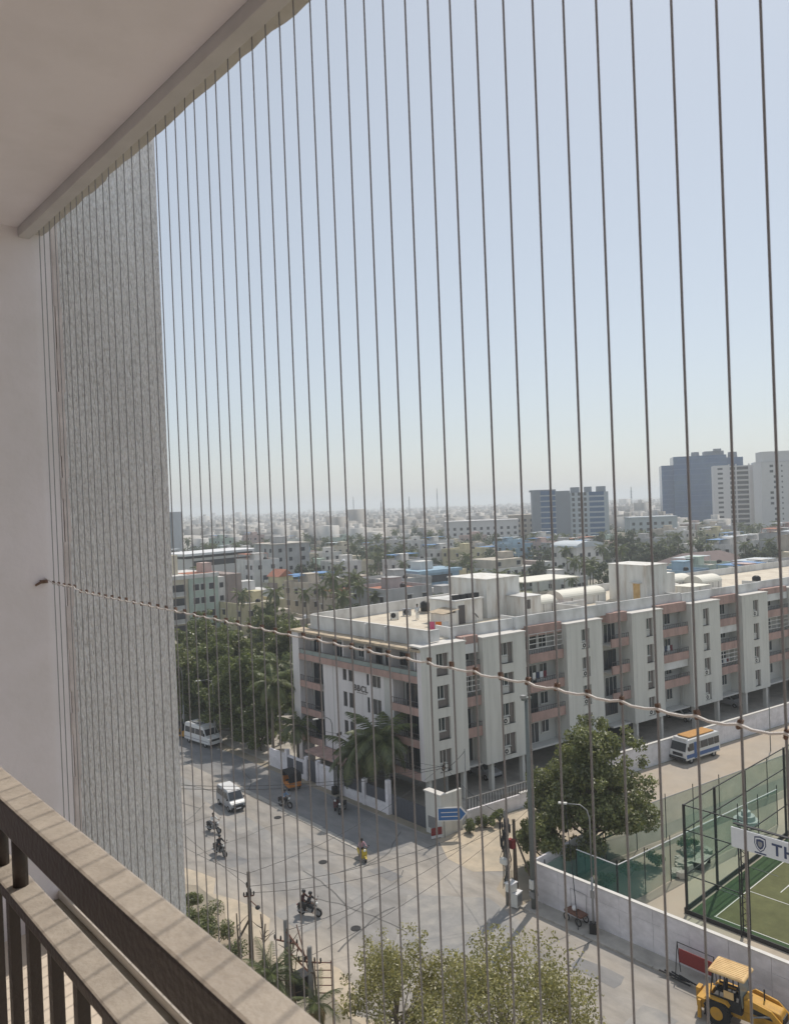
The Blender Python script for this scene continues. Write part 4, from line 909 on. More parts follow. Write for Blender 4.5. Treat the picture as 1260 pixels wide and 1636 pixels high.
wire((44.9, 60.1, 6.1), (44.5, 86, 6.2), .6, 'wire following the lane toward the trees'); wire((45.6, 46.6, 5.6), (48.9, 47.3, 6.2), .2, 'short wire bundle beside the gate pillar', .03); wire((PB.x, PB.y, 5.2), TM, .9, 'wire from transformer pole to the cable bundle pole')
wire((PC.x, PC.y, 4.6), (41.3, 33.9, 7.0), .7, 'wire from the red caged pole to the tall grey pole')

# ---------------------------------------------------------------- court: posts, nets, entrance gantry
cf = empty('court_cage', (48, 26.4, 0), label='tall dark green court cage with steel posts and fine netting', cat='fence')
pz = MB().box(-.07, .07, -.07, .07, 0, 7.3).mesh('post', 'metal_black')
for x in (0, 4.3, 9.0, 16, 23, 30, 37): link('post', pz, cf, loc=(x, 0, 0))
for y in (-8, -14): link('post', pz, cf, loc=(0, y, 0))
for z in (2.6, 5.6, 7.25):
    MB().box(0.075, 37, -.03, .03, z-.03, z+.03).build('rail', 'metal_black', cf)
    MB().box(-.03, .03, -3.9, -.075, z-.03, z+.03).build('rail', 'metal_black', cf)
MB().poly([(.08, .04, .1), (37, .04, .1), (37, .04, 7.2), (.08, .04, 7.2)]).build('netting', 'clear_net', cf)
MB().poly([(-.04, -.08, .1), (-.04, -3.8, .1), (-.04, -3.8, 7.2), (-.04, -.08, 7.2)]).build('netting', 'clear_net', cf)
MB().box(-.1, 42, .09, .16, 0, .35).build('base_board', 'metal_black', cf); MB().box(-.16, -.09, -46, .09, 0, .3).build('base_board', 'metal_black', cf)
for x in (0, 4.3, 9.0): MB().tube((x, -.1, .1), (x+.02, -2.2, 0.05), .02, n=4).build('tie_rod', 'metal_grey', cf)
gn = empty('sign_gantry', (47.75, 22.6, 0), label='entrance gantry on lattice legs with white TH sign board', cat='sign')
for yy in (0, -.45):
    for xx in (-.12, .18): MB().box(xx-.035, xx+.035, yy-.035, yy+.035, 0, 6.9).build('leg', 'metal_black', gn)
for k in range(16): MB().tube((-.12, 0 if k % 2 else -.45, .3+k*.36), (-.12, -.45 if k % 2 else 0, .66+k*.36), .022, n=4).build('lattice', 'metal_black', gn)
MB().box(-.3, -.17, -9.5, .35, 5.72, 6.95).build('sign_board', 'sign_white', gn)
MB().box(-.12, .1, -9.5, .3, 7.1, 7.16).build('top_rail', 'metal_black', gn); 
for k in range(9): MB().tube((0, .2-k*.9, 6.93), (0, -.25-k*.9, 7.12), .02, n=4).build('lattice', 'metal_black', gn)
letters('TH', .98, 'navy', gn, Matrix.Translation((-.315, -2.15, 5.98)) @ Matrix.Rotation(R(-90), 4, 'Z'), .01, .02, .12)
def shield(sc_, off, m):
    prof = [(-.34, .42), (0, .5), (.34, .42), (.36, 0), (.22, -.3), (0, -.48), (-.22, -.3), (-.36, 0)]
    MB().slab([(x*sc_, z*sc_) for x, z in prof], off-.006, off).build('shield', m, gn, mtx=Matrix.Translation((-.30, -1.45, 6.36)) @ Matrix.Rotation(R(-90), 4, 'Z'))
shield(1.0, -.004, 'navy'); shield(.84, -.013, 'sign_white'); shield(.66, -.022, 'navy'); shield(.38, -.031, 'metal_grey')
MB().box(-.318, -.304, -1.8, -1.1, 5.78, 5.86).build('emblem_ribbon', 'navy', gn)
def netfence(name, a, b_, z0, z1, n, label, m='green_net', bar='metal_grey'):
    a = Vector((*a, 0)); b_ = Vector((*b_, 0)); d = b_-a; l = d.length; o = empty(name, a, math.atan2(d.y, d.x), label, 'fence')
    for k in range(n+1): MB().tube((l*k/n, 0, 0), (l*k/n, 0, z1+.35), .035, n=6).build('post', 'metal_black', o)
    MB().tube((0, 0, z1), (l, 0, z1), .035, n=6).build('top_bar', bar, o)
    nx = max(6, int(l/.8)); r_ = random.Random(len(label)); mb = MB()
    for k in range(nx):
        x0, x1 = l*k/nx, l*(k+1)/nx; y0, y1 = .05*math.sin(k*1.3), .05*math.sin((k+1)*1.3)
        mb._add([(x0, y0, z0), (x1, y1, z0), (x1, y1*.2+.04, z1), (x0, y0*.2+.04, z1)], [(0, 1, 2, 3)])
    mb.build('net', m, o, smooth=True); return o
netfence('net_fence', (45.3, 29.9), (66, 27.9), .05, 3.0, 7, 'low green net fence with white top bar beside the court cage', bar='sign_white')
netfence('net_fence', (45.4, 33.3), (45.3, 29.95), .05, 3.0, 2, 'short green net fence behind the boundary wall', bar='sign_white')
netfence('net_fence', (50.5, 34.3), (96, 27.2), .05, 3.3, 13, 'long green shade net fence along the side road')
netfence('net_fence', (43.2, 34.4), (50.3, 34.35), .05, 2.3, 3, 'green shade net under the big corner tree')
# yard clutter
for i, (x, y) in enumerate(((53.5, 29.6), (54.6, 30.1), (55.8, 30.3), (52.4, 29.3), (56.9, 30.0))):
    r2 = random.Random(i); mb = MB()
    for q in range(5): mb.obox((r2.uniform(-.5, .5), r2.uniform(-.4, .4), r2.uniform(.12, .3)), (r2.uniform(.4, .9), r2.uniform(.3, .6), r2.uniform(.2, .45)), r2.uniform(0, 3), r2.uniform(-.3, .3))
    tag(mb.build('rubble_heap', 'rubble', loc=(x, y, .02)), 'pale heap of broken masonry and sacks by the net fences', 'rubble', 'rubble heaps by the nets', 'stuff')
o = empty('fountain_basin', (64.8, 30.0, 0), label='small white tiered stone basin standing in the yard beyond the court', cat='fountain')
for r_, z0, z1 in ((1.1, 0, .3), (.75, .3, .65), (.4, .65, 1.0), (.16, 1.0, 1.5)): MB().tube((0, 0, z0), (0, 0, z1), r_, r_*.92, n=18).build('tier', 'sign_white', o)
o = empty('flat_table', (54.9, 28.9, 0), R(10), label='pale sheet tabletop lying by the rubble behind the net', cat='table'); MB().box(-.9, .9, -.5, .5, .55, .6).build('top', 'rubble', o)
for x in (-.8, .8): MB().box(x-.04, x+.04, -.4, .4, 0, .55).build('trestle', 'metal_black', o)
o = empty('handcart', (41.85, 30.9, .11), R(85), label='small pushcart with pipe frame standing against the white boundary wall', cat='cart')
MB().box(-.7, .7, -.35, .35, .55, .68).build('tray', 'rust', o)
for x in (-.5, .5):
    for y in (-.36, .36): w = MB().wheel((0, 0, 0), .26, .05, 16, .2).build('wheel', 'tyre', o, loc=(x, y, .26)); MB().wheel((0, 0, 0), .05, .06, 8).build('hub', 'metal_grey', w)
for x in (-.65, .65): MB().tube((x, -.3, .68), (x, -.3, 1.9), .02, n=5).build('frame_post', 'metal_grey', o)
MB().tube((-.65, -.3, 1.88), (.65, -.3, 1.88), .02, n=5).build('frame_bar', 'metal_grey', o); MB().ball((.1, 0, .85), .18, 10, 6).build('bundle', 'sign_white', o, smooth=True)
# red barricade board by the digger
o = empty('barricade', (41.25, 22.4, .11), R(90), label='maroon board on thin dark frame leaning near the digger', cat='barricade')
MB().box(-1.1, .9, -.02, .02, .75, 1.55).build('board', 'red_sign', o)
for x in (-1.2, 1.0):
    MB().tube((x, -.3, 0), (x, 0, 1.9), .025, n=5).build('leg', 'metal_black', o); MB().tube((x, .3, 0), (x, 0, 1.9), .025, n=5).build('leg', 'metal_black', o)
MB().tube((-1.2, 0, 1.88), (1.0, 0, 1.88), .025, n=5).build('top_bar', 'metal_black', o)
o = empty('pipe_heap', (40.75, 22.9, .02), label='heap of dark scrap pipes on the kerb by the barricade', cat='scrap')
r2 = random.Random(2)
for q in range(6): MB().tube((r2.uniform(-.2, .2), -.8+.2*q, .12+.05*(q % 2)), (r2.uniform(-.3, .3), .3+.2*q, .2+.05*(q % 3)), .05, n=6).build('pipe', 'metal_black', o)
# ---------------------------------------------------------------- people
def skin_obj(name, verts, edges, radii, m, parent, lev=2):
    me = bpy.data.meshes.new(name); bm = bmesh.new(); lay = bm.verts.layers.skin.verify(); vs = []
    for k, p in enumerate(verts):
        v = bm.verts.new(p); v[lay].radius = (radii[k], radii[k]); v[lay].use_root = (k == 0); vs.append(v)
    for a, b_ in edges: bm.edges.new((vs[a], vs[b_]))
    bm.to_mesh(me); bm.free(); me.materials.append(MATS[m])
    o = link(name, me, parent); s = o.modifiers.new('skin', 'SKIN'); s.use_smooth_shade = True
    q = o.modifiers.new('sub', 'SUBSURF'); q.levels = 1; q.render_levels = lev
    return o
def person(name, loc, rz, label, J, shirt, trousers, head='hair', group=None, skirt=None):
    """J: joints pelvis, chest, neck, head, shoulder/elbow/hand and hip/knee/ankle/toe for l and r"""
    o = empty(name, loc, rz, label, 'person', group)
    V = [J['pelvis'], J['belly'], J['chest'], J['neck'], J['chin'], J['head']]; Rr = [.12, .115, .125, .05, .075, .095]; E_ = [(0, 1), (1, 2), (2, 3), (3, 4), (4, 5)]
    for s in 'lr':
        b_ = len(V); V += [J['sh'+s], J['el'+s], J['ha'+s], J['fi'+s]]; Rr += [.055, .042, .032, .026]; E_ += [(2, b_), (b_, b_+1), (b_+1, b_+2), (b_+2, b_+3)]
        b_ = len(V); V += [J['hi'+s], J['kn'+s], J['an'+s], J['to'+s]]; Rr += [.085, .06, .042, .038]; E_ += [(0, b_), (b_, b_+1), (b_+1, b_+2), (b_+2, b_+3)]
    skin_obj('body', V, E_, Rr, 'skin', o)
    lp = lambda a, b_, t: tuple(Vector(a).lerp(Vector(b_), t))
    V = [J['pelvis'], J['belly'], J['chest'], lp(J['chest'], J['neck'], .6)]; Rr = [.15, .145, .155, .075]; E_ = [(0, 1), (1, 2), (2, 3)]
    for s in 'lr':
        b_ = len(V); V += [J['sh'+s], J['el'+s], lp(J['el'+s], J['ha'+s], .55)]; Rr += [.075, .06, .05]; E_ += [(2, b_), (b_, b_+1), (b_+1, b_+2)]
    skin_obj('shirt', V, E_, Rr, shirt, o)
    V = [J['pelvis']]; Rr = [.145]; E_ = []
    for s in 'lr':
        b_ = len(V); V += [J['hi'+s], J['kn'+s], J['an'+s]]; Rr += [.105, .08, .062]; E_ += [(0, b_), (b_, b_+1), (b_+1, b_+2)]
    skin_obj('trousers', V, E_, Rr, trousers, o)
    h = Vector(J['head']); MB().ball(tuple(h+Vector((-.015, 0, .03))), .118 if head == 'hair' else .14, 12, 8, (1.05, .92, 1)).build('hair' if head == 'hair' else 'helmet', head, o, smooth=True)
    f = Vector((.105, 0, -.02)); MB().ball(tuple(h+Vector((.1, 0, -.035))), .02, 6, 4).build('nose', 'skin', o, smooth=True)
    for s in (-1, 1): MB().ball(tuple(h+Vector((.088, s*.036, -.005))), .012, 6, 4).build('eye', 'hair', o)
    return o
def seated(z=0.0, dx=0.0, reach=.52, foot=.32):
    J = dict(pelvis=(-.18+dx, 0, .86+z), belly=(-.16+dx, 0, 1.04+z), chest=(-.10+dx, 0, 1.24+z), neck=(-.05+dx, 0, 1.40+z), chin=(-.02+dx, 0, 1.47+z), head=(-.01+dx, 0, 1.56+z))
    for s, k in (('l', 1), ('r', -1)):
        J['sh'+s] = (-.09+dx, .2*k, 1.30+z); J['el'+s] = (.10+dx, .28*k, 1.10+z); J['ha'+s] = (-.18+reach+dx, .30*k, 1.04+z); J['fi'+s] = (-.09+reach+dx, .28*k, 1.03+z)
        J['hi'+s] = (-.12+dx, .12*k, .82+z); J['kn'+s] = (.26+dx, .19*k, .74+z); J['an'+s] = (.14+dx, .19*k, foot+.04+z); J['to'+s] = (.28+dx, .20*k, foot+z)
    return J
STAND = dict(pelvis=(0, 0, .92), belly=(0, 0, 1.08), chest=(0, 0, 1.3), neck=(0, 0, 1.47), chin=(.02, 0, 1.54), head=(.02, 0, 1.63))
for s, k in (('l', 1), ('r', -1)):
    STAND['sh'+s] = (0, .19*k, 1.38); STAND['el'+s] = (.02, .26*k, 1.12); STAND['ha'+s] = (.10, .27*k, .88); STAND['fi'+s] = (.13, .26*k, .78)
    STAND['hi'+s] = (0, .1*k, .88); STAND['kn'+s] = (.03, .11*k, .48); STAND['an'+s] = (0, .11*k, .09); STAND['to'+s] = (.14, .12*k, .04)

# ---------------------------------------------------------------- two-wheelers
def motorbike(loc, rz, label, paint='bike_black', scooter=False, group='motorbikes on the road', front=None):
    o = empty('scooter' if scooter else 'motorbike', loc, rz, label, 'motorbike', group)
    r_ = .24 if scooter else .30; xf, xr = .64, -.62
    for x in (xf, xr):
        w = MB().wheel((0, 0, 0), r_, .11, 20, r_*.66).build('wheel', 'tyre', o, loc=(x, 0, r_), smooth=True); MB().wheel((0, 0, 0), r_*.67, .03, 12, .0).build('rim', 'rim', w)
    for s in (-1, 1): MB().tube((xf, s*.08, r_), (xf-.2, s*.08, .92), .025, n=6).build('fork', 'metal_grey', o)
    MB().path([(xf-.2, -.36, 1.05), (xf-.18, -.15, 1.0), (xf-.18, .15, 1.0), (xf-.2, .36, 1.05)], .016, 6).build('handlebar', 'metal_black', o)
    for s in (-1, 1):
        MB().tube((xf-.2, s*.33, 1.05), (xf-.16, s*.36, 1.2), .008, n=4).build('mirror_stem', 'metal_black', o); MB().ball((xf-.16, s*.37, 1.22), .06, 8, 5, (.3, 1, .7)).build('mirror', 'metal_black', o)
    MB().ball((xf-.08, 0, .92), .11, 10, 6, (.8, 1, 1)).build('headlight', 'lamp_glass', o, smooth=True)
    if scooter:
        MB().slab([(xf-.26, .25), (xf-.12, .3), (xf-.06, .62), (xf-.16, 1.0), (xf-.26, 1.0), (xf-.22, .6)], -.2, .2).build('front_shield', paint, o, bevel=.03)
        MB().slab([(xf-.25, .22), (xf-.3, .3), (-.25, .3), (-.25, .22)], -.18, .18).build('footboard', 'plastic_dark', o)
        MB().slab([(-.2, .28), (-.15, .66), (-.75, .72), (-.92, .6), (-.7, .34)], -.17, .17, lambda x, z: 1 if z < .6 else .85).build('body', paint, o, bevel=.05)
        MB().slab([(-.05, .7), (-.02, .78), (-.75, .84), (-.85, .76), (-.4, .7)], -.14, .14).build('seat', 'plastic_dark', o, bevel=.03)
        MB().slab([(xf-.3, .44), (xf+.05, .52), (xf+.26, .38), (xf+.1, .44)], -.08, .08).build('front_mudguard', paint, o, bevel=.02)
    else:
        MB().path([(xf-.2, 0, .85), (.1, 0, .55), (-.15, 0, .35), (xr, 0, r_)], .04, 6).build('frame', 'metal_black', o); MB().box(-.15, .25, -.16, .16, .28, .58).build('engine', 'metal_grey', o, bevel=.03)
        MB().slab([(-.05, .68), (.0, .86), (.2, .92), (.4, .86), (.38, .72), (.15, .66)], -.14, .14).build('fuel_tank', paint, o, bevel=.05)
        MB().slab([(-.02, .7), (-.04, .8), (-.7, .86), (-.78, .8), (-.4, .72)], -.13, .13).build('seat', 'plastic_dark', o, bevel=.03)
        MB().slab([(-.35, .5), (-.1, .68), (-.85, .8), (-.9, .7), (-.65, .55)], -.1, .1).build('side_panel', paint, o, bevel=.02)
        MB().tube((-.1, -.16, .3), (-.85, -.18, .36), .04, .055, n=8).build('exhaust', 'metal_grey', o)
        MB().slab([(xf-.28, .5), (xf, .64), (xf+.28, .5), (xf, .58)], -.06, .06).build('front_mudguard', paint, o)
    MB().slab([(xr-.1, .5), (xr-.28, .62), (xr-.33, .45), (xr-.28, .45)], -.06, .06).build('rear_mudguard', 'plastic_dark', o); MB().box(xr-.34, xr-.3, -.06, .06, .62, .7).build('tail_light', 'red_sign', o)
    return o
RT = 'riders on the road'
def at(px, py): p = g(px, py); return (p.x, p.y, .02)
TOCAM = R(-90)
q = at(342, 1330); motorbike(q, R(-78), 'dark motorbike under a rider in white behind the silver minivan'); person('rider', q, R(-78), 'rider in white shirt on dark motorbike following the van', seated(), 'cloth_white', 'cloth_grey', group=RT)
q = at(352, 1367); motorbike(q, R(-84), 'dark motorbike under a black clad rider near the dusty road edge'); person('rider', q, R(-84), 'rider in dark clothes with helmet near the dusty road edge', seated(), 'cloth_dark', 'cloth_dark', 'helmet', RT)
q = at(456, 1290); motorbike(q, R(-80), 'dark motorbike under a rider in the shaded lane by the auto rickshaw'); person('rider', q, R(-80), 'rider in pale blue shirt in the shaded lane', seated(), 'cloth_blue', 'cloth_dark', 'helmet', RT)
q = at(579, 1374); motorbike(q, R(-108), 'yellow fronted scooter leaving the building shadow', 'bike_yellow', True); person('rider', q, R(-108), 'bareheaded rider in pink shirt on yellow scooter', seated(), 'cloth_pinkish', 'cloth_dark', 'hair', RT)
q = at(495, 1464); motorbike(q, R(-62), 'black motorbike carrying two people in the open junction'); person('rider', q, R(-62), 'front rider in dark jacket of the pair in the open junction', seated(dx=.12, reach=.44), 'cloth_dark', 'cloth_dark', 'helmet', RT)
person('pillion_rider', q, R(-62), 'passenger in dark maroon top of the pair in the open junction', seated(.06, -.38, .34, .36), 'cloth_plum', 'cloth_dark', 'helmet', RT)
q = at(547, 1298); motorbike(q, R(-150), 'black motorbike parked against the compound wall in shade', group='parked motorbikes')
q = at(538, 1292); motorbike(q, R(-140), 'dark scooter parked beside the black motorbike by the wall', 'bike_maroon', True, group='parked motorbikes')
p = g(667, 990, T); person('person', (p.x, p.y, T), R(200), 'person in pale clothes standing on the sunny corner terrace', STAND, 'cloth_pale', 'cloth_white')

# ---------------------------------------------------------------- cars, vans, bus
def wheels(o, xs, y, r_, w=.2):
    for x in xs:
        for s in (-1, 1):
            q = MB().wheel((0, 0, 0), r_, w, 22, r_*.55).build('wheel', 'tyre', o, loc=(x, s*y, r_), smooth=True); MB().wheel((0, s*w*.2, 0), r_*.58, w*.5, 16).build('rim', 'rim', q)
def shell(o, prof, w, m, taper, bevel=.05, name='body'):
    return MB().slab(prof, -w/2, w/2, taper).build(name, m, o, bevel=bevel)
def sidewin(o, poly, w, taper, m='dark_glass', eps=.012, name='side_window', ws=(-1, 1)):
    for s in ws: MB().poly([(x, s*(w/2*taper(x, z)+eps), z) for x, z in (poly if s < 0 else poly[::-1])]).build(name, m, o)
def facewin(o, x0, z0, x1, z1, w, taper, inset, m='dark_glass', eps=.014, name='windscreen'):
    d = Vector((-(z1-z0), 0, (x1-x0))).normalized()*eps
    if name == 'windscreen' and d.x < 0: d = -d
    if name == 'rear_window' and d.x > 0: d = -d
    a, b_ = w/2*taper(x0, z0)-inset, w/2*taper(x1, z1)-inset
    MB().poly([(x0+d.x, -a, z0+d.z), (x0+d.x, a, z0+d.z), (x1+d.x, b_, z1+d.z), (x1+d.x, -b_, z1+d.z)]).build(name, m, o)
def minivan(loc, rz, label, roof_m, side_m):
    o = empty('minivan', loc, rz, label, 'van'); tp_ = lambda x, z: 1 if z < .95 else 1-.11*(z-.95)/.9
    prof = [(1.78, .32), (1.84, .55), (1.78, .86), (1.42, 1.02), (.92, 1.74), (.75, 1.80), (-1.6, 1.82), (-1.72, 1.74), (-1.82, .9), (-1.82, .32)]
    shell(o, prof, 1.5, side_m, tp_, .06)
    MB().slab([(.86, 1.79), (.7, 1.845), (-1.58, 1.86), (-1.68, 1.80)], -.62, .62).build('roof_panel', roof_m, o, bevel=.02)
    facewin(o, 1.38, 1.08, .96, 1.68, 1.5, tp_, .07)
    MB().slab([(1.795, .62), (1.80, .84), (1.50, 1.00), (1.46, 1.03), (1.44, .98), (1.74, .8)], -.70, .70).build('bonnet', roof_m, o)
    for a, b_ in ((.35, 1.15), (-.65, .28), (-1.62, -.72)): sidewin(o, [(a, 1.08), (b_, 1.08), (b_-.35 if b_ > 1 else b_, 1.62), (a, 1.62)], 1.5, tp_)
    for s in (-1, 1): MB().ball((1.80, s*.58, .78), .12, 10, 6, (.5, 1, .8)).build('headlight', 'lamp_glass', o, smooth=True); MB().box(1.05, 1.2, s*.8-.06, s*.8+.06, 1.05, 1.2).build('mirror', 'plastic_dark', o)
    MB().box(1.76, 1.9, -.7, .7, .3, .52).build('bumper', 'plastic_dark', o, bevel=.03); MB().box(1.83, 1.87, -.45, .45, .56, .68).build('grille', 'plastic_dark', o); MB().box(1.9, 1.91, -.24, .24, .36, .47).build('number_plate', 'sign_white', o)
    wheels(o, (1.15, -1.15), .68, .29, .17); return o
minivan(at(369, 1289), R(-97), 'silver minivan with dark sides driving along the sunlit road', 'car_white', 'car_grey')
def tempo(loc, rz):
    o = empty('passenger_van', loc, rz, 'white high roof passenger van with roof carrier in the shaded lane', 'van'); tp_ = lambda x, z: 1 if z < 1.2 else 1-.12*(z-1.2)/1.3
    prof = [(2.5, .4), (2.62, .7), (2.55, 1.1), (1.95, 1.32), (1.45, 2.12), (1.2, 2.38), (-2.4, 2.45), (-2.6, 2.3), (-2.68, .9), (-2.66, .4)]
    shell(o, prof, 1.95, 'car_white', tp_, .08); facewin(o, 1.92, 1.40, 1.5, 2.04, 1.95, tp_, .1)
    for a, b_ in ((.95, 1.75), (-.2, .8), (-1.3, -.3), (-2.4, -1.4)): sidewin(o, [(a, 1.35), (b_, 1.35), (b_-.35 if b_ > 1.5 else b_, 2.0), (a, 2.0)], 1.95, tp_)
    MB().box(2.56, 2.72, -.9, .9, .42, .68).build('bumper', 'car_white', o, bevel=.03); MB().box(2.59, 2.64, -.55, .55, .78, 1.0).build('grille', 'plastic_dark', o)
    for s in (-1, 1): MB().ball((2.56, s*.74, .95), .15, 10, 6, (.4, 1, .7)).build('headlight', 'lamp_glass', o, smooth=True); MB().box(1.75, 1.9, s*1.12-.08, s*1.12+.08, 1.4, 1.7).build('mirror', 'plastic_dark', o)
    rk = MB()
    for s in (-1, 1): rk.box(-2.0, .7, s*.7-.02, s*.7+.02, 2.58, 2.62)
    for k in range(6): rk.box(-2.0+k*.53, -1.96+k*.53, -.7, .7, 2.54, 2.58)
    rk.build('roof_carrier', 'metal_black', o); MB().box(-1.5, .2, -.5, .5, 2.46, 2.56).build('roof_hatch', 'car_grey', o)
    sidewin(o, [(-2.6, .72), (2.4, .72), (2.4, .8), (-2.6, .8)], 1.95, tp_, 'car_grey', name='side_stripe')
    wheels(o, (1.75, -1.65), .86, .36, .22); return o
q = g(325, 1188); tempo((q.x, q.y, .02), R(-84))
def minibus(loc, rz):
    o = empty('minibus', loc, rz, 'white and blue minibus with tan roof load parked by the roadside wall', 'bus'); tp_ = lambda x, z: 1 if z < 1.3 else 1-.07*(z-1.3)/1.3
    prof = [(2.75, .4), (2.86, .7), (2.82, 1.25), (2.5, 2.2), (2.25, 2.5), (-2.6, 2.55), (-2.8, 2.4), (-2.85, .8), (-2.8, .4)]
    shell(o, prof, 2.05, 'car_white', tp_, .08)
    facewin(o, 2.80, 1.32, 2.52, 2.14, 2.05, tp_, .1); sidewin(o, [(-2.6, .62), (2.7, .62), (2.75, 1.02), (-2.6, 1.02)], 2.05, tp_, 'bus_blue', name='blue_band')
    for a, b_ in ((1.55, 2.45), (.5, 1.05), (-.75, .42), (-1.75, -.82), (-2.65, -1.82)): sidewin(o, [(a, 1.35), (b_, 1.35), (b_-.2 if b_ > 2 else b_, 2.08), (a, 2.08)], 2.05, tp_)
    for s in (-1, 1): MB().box(1.12, 1.5, s*1.03-.012, s*1.03+.012, .5, 2.15).build('door', 'bus_blue', o)
    MB().box(-2.2, 1.9, -.75, .75, 2.56, 2.68).build('roof_load', 'cargo_tan', o, bevel=.04); MB().box(2.15, 2.45, -.8, .8, 2.3, 2.58).build('roof_board', 'car_white', o, bevel=.03)
    MB().box(2.83, 2.98, -.98, .98, .4, .68).build('bumper', 'plastic_dark', o, bevel=.03); MB().box(2.84, 2.89, -.6, .6, .82, 1.12).build('grille', 'plastic_dark', o)
    for s in (-1, 1): MB().ball((2.83, s*.8, .95), .13, 10, 6, (.4, 1, 1)).build('headlight', 'lamp_glass', o, smooth=True); MB().box(2.5, 2.62, s*1.16-.08, s*1.16+.08, 1.5, 1.85).build('mirror', 'plastic_dark', o)
    wheels(o, (1.95, -1.75), .9, .38, .24); return o
minibus((77.4, 41.0, .02), R(-9.2+180))
def hatch(loc, rz, label, m):
    o = empty('parked_car', loc, rz, label, 'car', 'cars in the open parking floor'); tp_ = lambda x, z: 1 if z < .9 else 1-.2*(z-.9)/.55
    prof = [(1.9, .3), (1.98, .55), (1.9, .78), (1.1, .95), (.45, 1.42), (-1.1, 1.47), (-1.75, 1.0), (-1.95, .9), (-1.95, .3)]
    shell(o, prof, 1.68, m, tp_, .07); facewin(o, 1.05, .98, .5, 1.38, 1.68, tp_, .08); facewin(o, -1.15, 1.42, -1.7, 1.03, 1.68, tp_, .1, name='rear_window')
    for a, b_ in ((-.2, .75), (-1.15, -.28)): sidewin(o, [(a, .98), (b_, .98), (b_-.38 if b_ > 0 else b_, 1.36), (a+.0, 1.38)], 1.68, tp_)
    for s in (-1, 1): MB().ball((1.88, s*.62, .68), .13, 10, 6, (.6, 1, .6)).build('headlight', 'lamp_glass', o, smooth=True)
    MB().box(1.9, 2.0, -.75, .75, .32, .5).build('bumper', 'plastic_dark', o, bevel=.03); wheels(o, (1.25, -1.25), .76, .3, .18); return o
for i, (t, m_, l) in enumerate(((10.0, 'car_silver', 'silver car parked beneath the second facade panel'), (30.8, 'plastic_dark', 'dark car parked beneath the middle facade panel'), (41.6, 'car_white', 'white car parked beneath the fourth facade panel'), (51.6, 'car_silver', 'silver car parked beneath the far facade panel'))):
    x, y = PR(t, 4.0); hatch((CX+x, CY+y, .016), R(-98.5), l, m_)
def rickshaw(loc, rz, label, m):
    o = empty('auto_rickshaw', loc, rz, label, 'auto rickshaw', 'auto rickshaws'); tp_ = lambda x, z: (1 if x < .2 else max(.42, 1-.55*(x-.2)/1.0))
    MB().slab([(1.2, .35), (1.25, .7), (1.05, .98), (.85, .98), (.7, .45), (-.1, .4), (-.15, .75), (-1.2, .85), (-1.3, .4), (-1.1, .28), (1.0, .28)], -.65, .65, tp_).build('body', m, o, bevel=.03)
    MB().slab([(1.0, 1.0), (.78, 1.68), (.6, 1.75), (-1.15, 1.72), (-1.32, 1.5), (-1.3, .86), (-1.22, .86), (-1.2, 1.45), (-1.05, 1.62), (.6, 1.66), (.7, 1.6), (.92, 1.0)], -.66, .66, lambda x, z: 1 if x < .2 else 1-.3*(x-.2)).build('canopy', 'canvas_black', o)
    MB().poly([(1.0, -.42, 1.02), (1.0, .42, 1.02), (.8, .46, 1.6), (.8, -.46, 1.6)]).build('windscreen', 'dark_glass', o); MB().box(-1.0, -.4, -.58, .58, .45, .7).build('rear_seat', 'plastic_dark', o, bevel=.05); MB().box(-.95, -.85, -.58, .58, .7, 1.2).build('seat_back', 'plastic_dark', o); MB().box(.1, .45, -.3, .3, .4, .7).build('driver_seat', 'plastic_dark', o)
    MB().ball((1.24, 0, .78), .1, 10, 6).build('headlight', 'lamp_glass', o, smooth=True)
    for x, y in ((1.0, 0), (-.85, .58), (-.85, -.58)):
        w = MB().wheel((0, 0, 0), .22, .12, 18, .1).build('wheel', 'tyre', o, loc=(x, y, .22)); MB().wheel((0, 0, 0), .12, .08, 12).build('rim', 'rim', w)
    MB().path([(.85, -.3, 1.0), (.9, 0, .98), (.85, .3, 1.0)], .02, 5).build('handlebar', 'metal_black', o); return o
q = g(464, 1258); rickshaw((q.x, q.y, .02), R(80), 'orange and black auto rickshaw in the shaded lane by the gate', 'auto_orange')
q = g(288, 1178); rickshaw((q.x, q.y, .02), R(-75), 'auto rickshaw half hidden by the stucco fin behind the white van', 'auto_yellow')

# ---------------------------------------------------------------- backhoe loader on the footpath edge, facing -y
dg_ = empty('loader', (39.6, 19.4, .02), R(-84), 'yellow wheeled loader with ribbed cab roof parked by the boundary wall', 'digger'); dg_.scale = (.92, .9, .95)
def dp(name, m, mb, **kw): return mb.build(name, m, dg_, **kw)
dp('chassis', 'digger_yellow', MB().slab([(2.7, .75), (2.7, 1.0), (.4, 1.05), (-1.2, .95), (-1.2, .55), (.3, .55), (2.5, .6)], -.45, .45), bevel=.03)
dp('hood', 'digger_yellow', MB().slab([(2.75, 1.0), (2.82, 1.35), (2.7, 1.62), (.75, 1.85), (.75, 1.05)], -.48, .48, lambda x, z: 1 if z < 1.4 else .85), bevel=.06)
dp('grille', 'plastic_dark', MB().box(2.80, 2.86, -.38, .38, 1.02, 1.42)); dp('exhaust_stack', 'plastic_dark', MB().tube((1.7, .2, 1.7), (1.7, .2, 2.35), .045, n=8))
for s in (-1, 1): dp('vent_panel', 'plastic_dark', MB().box(1.2, 2.3, s*.475-.02, s*.475+.02, 1.15, 1.5))
dp('cab_floor', 'metal_black', MB().box(-1.05, .75, -.75, .75, .95, 1.15)); [dp('cab_side', 'metal_black', MB().box(-.95, .7, s*.74-.02, s*.74+.02, 1.15, 1.6)) for s in (-1, 1)]
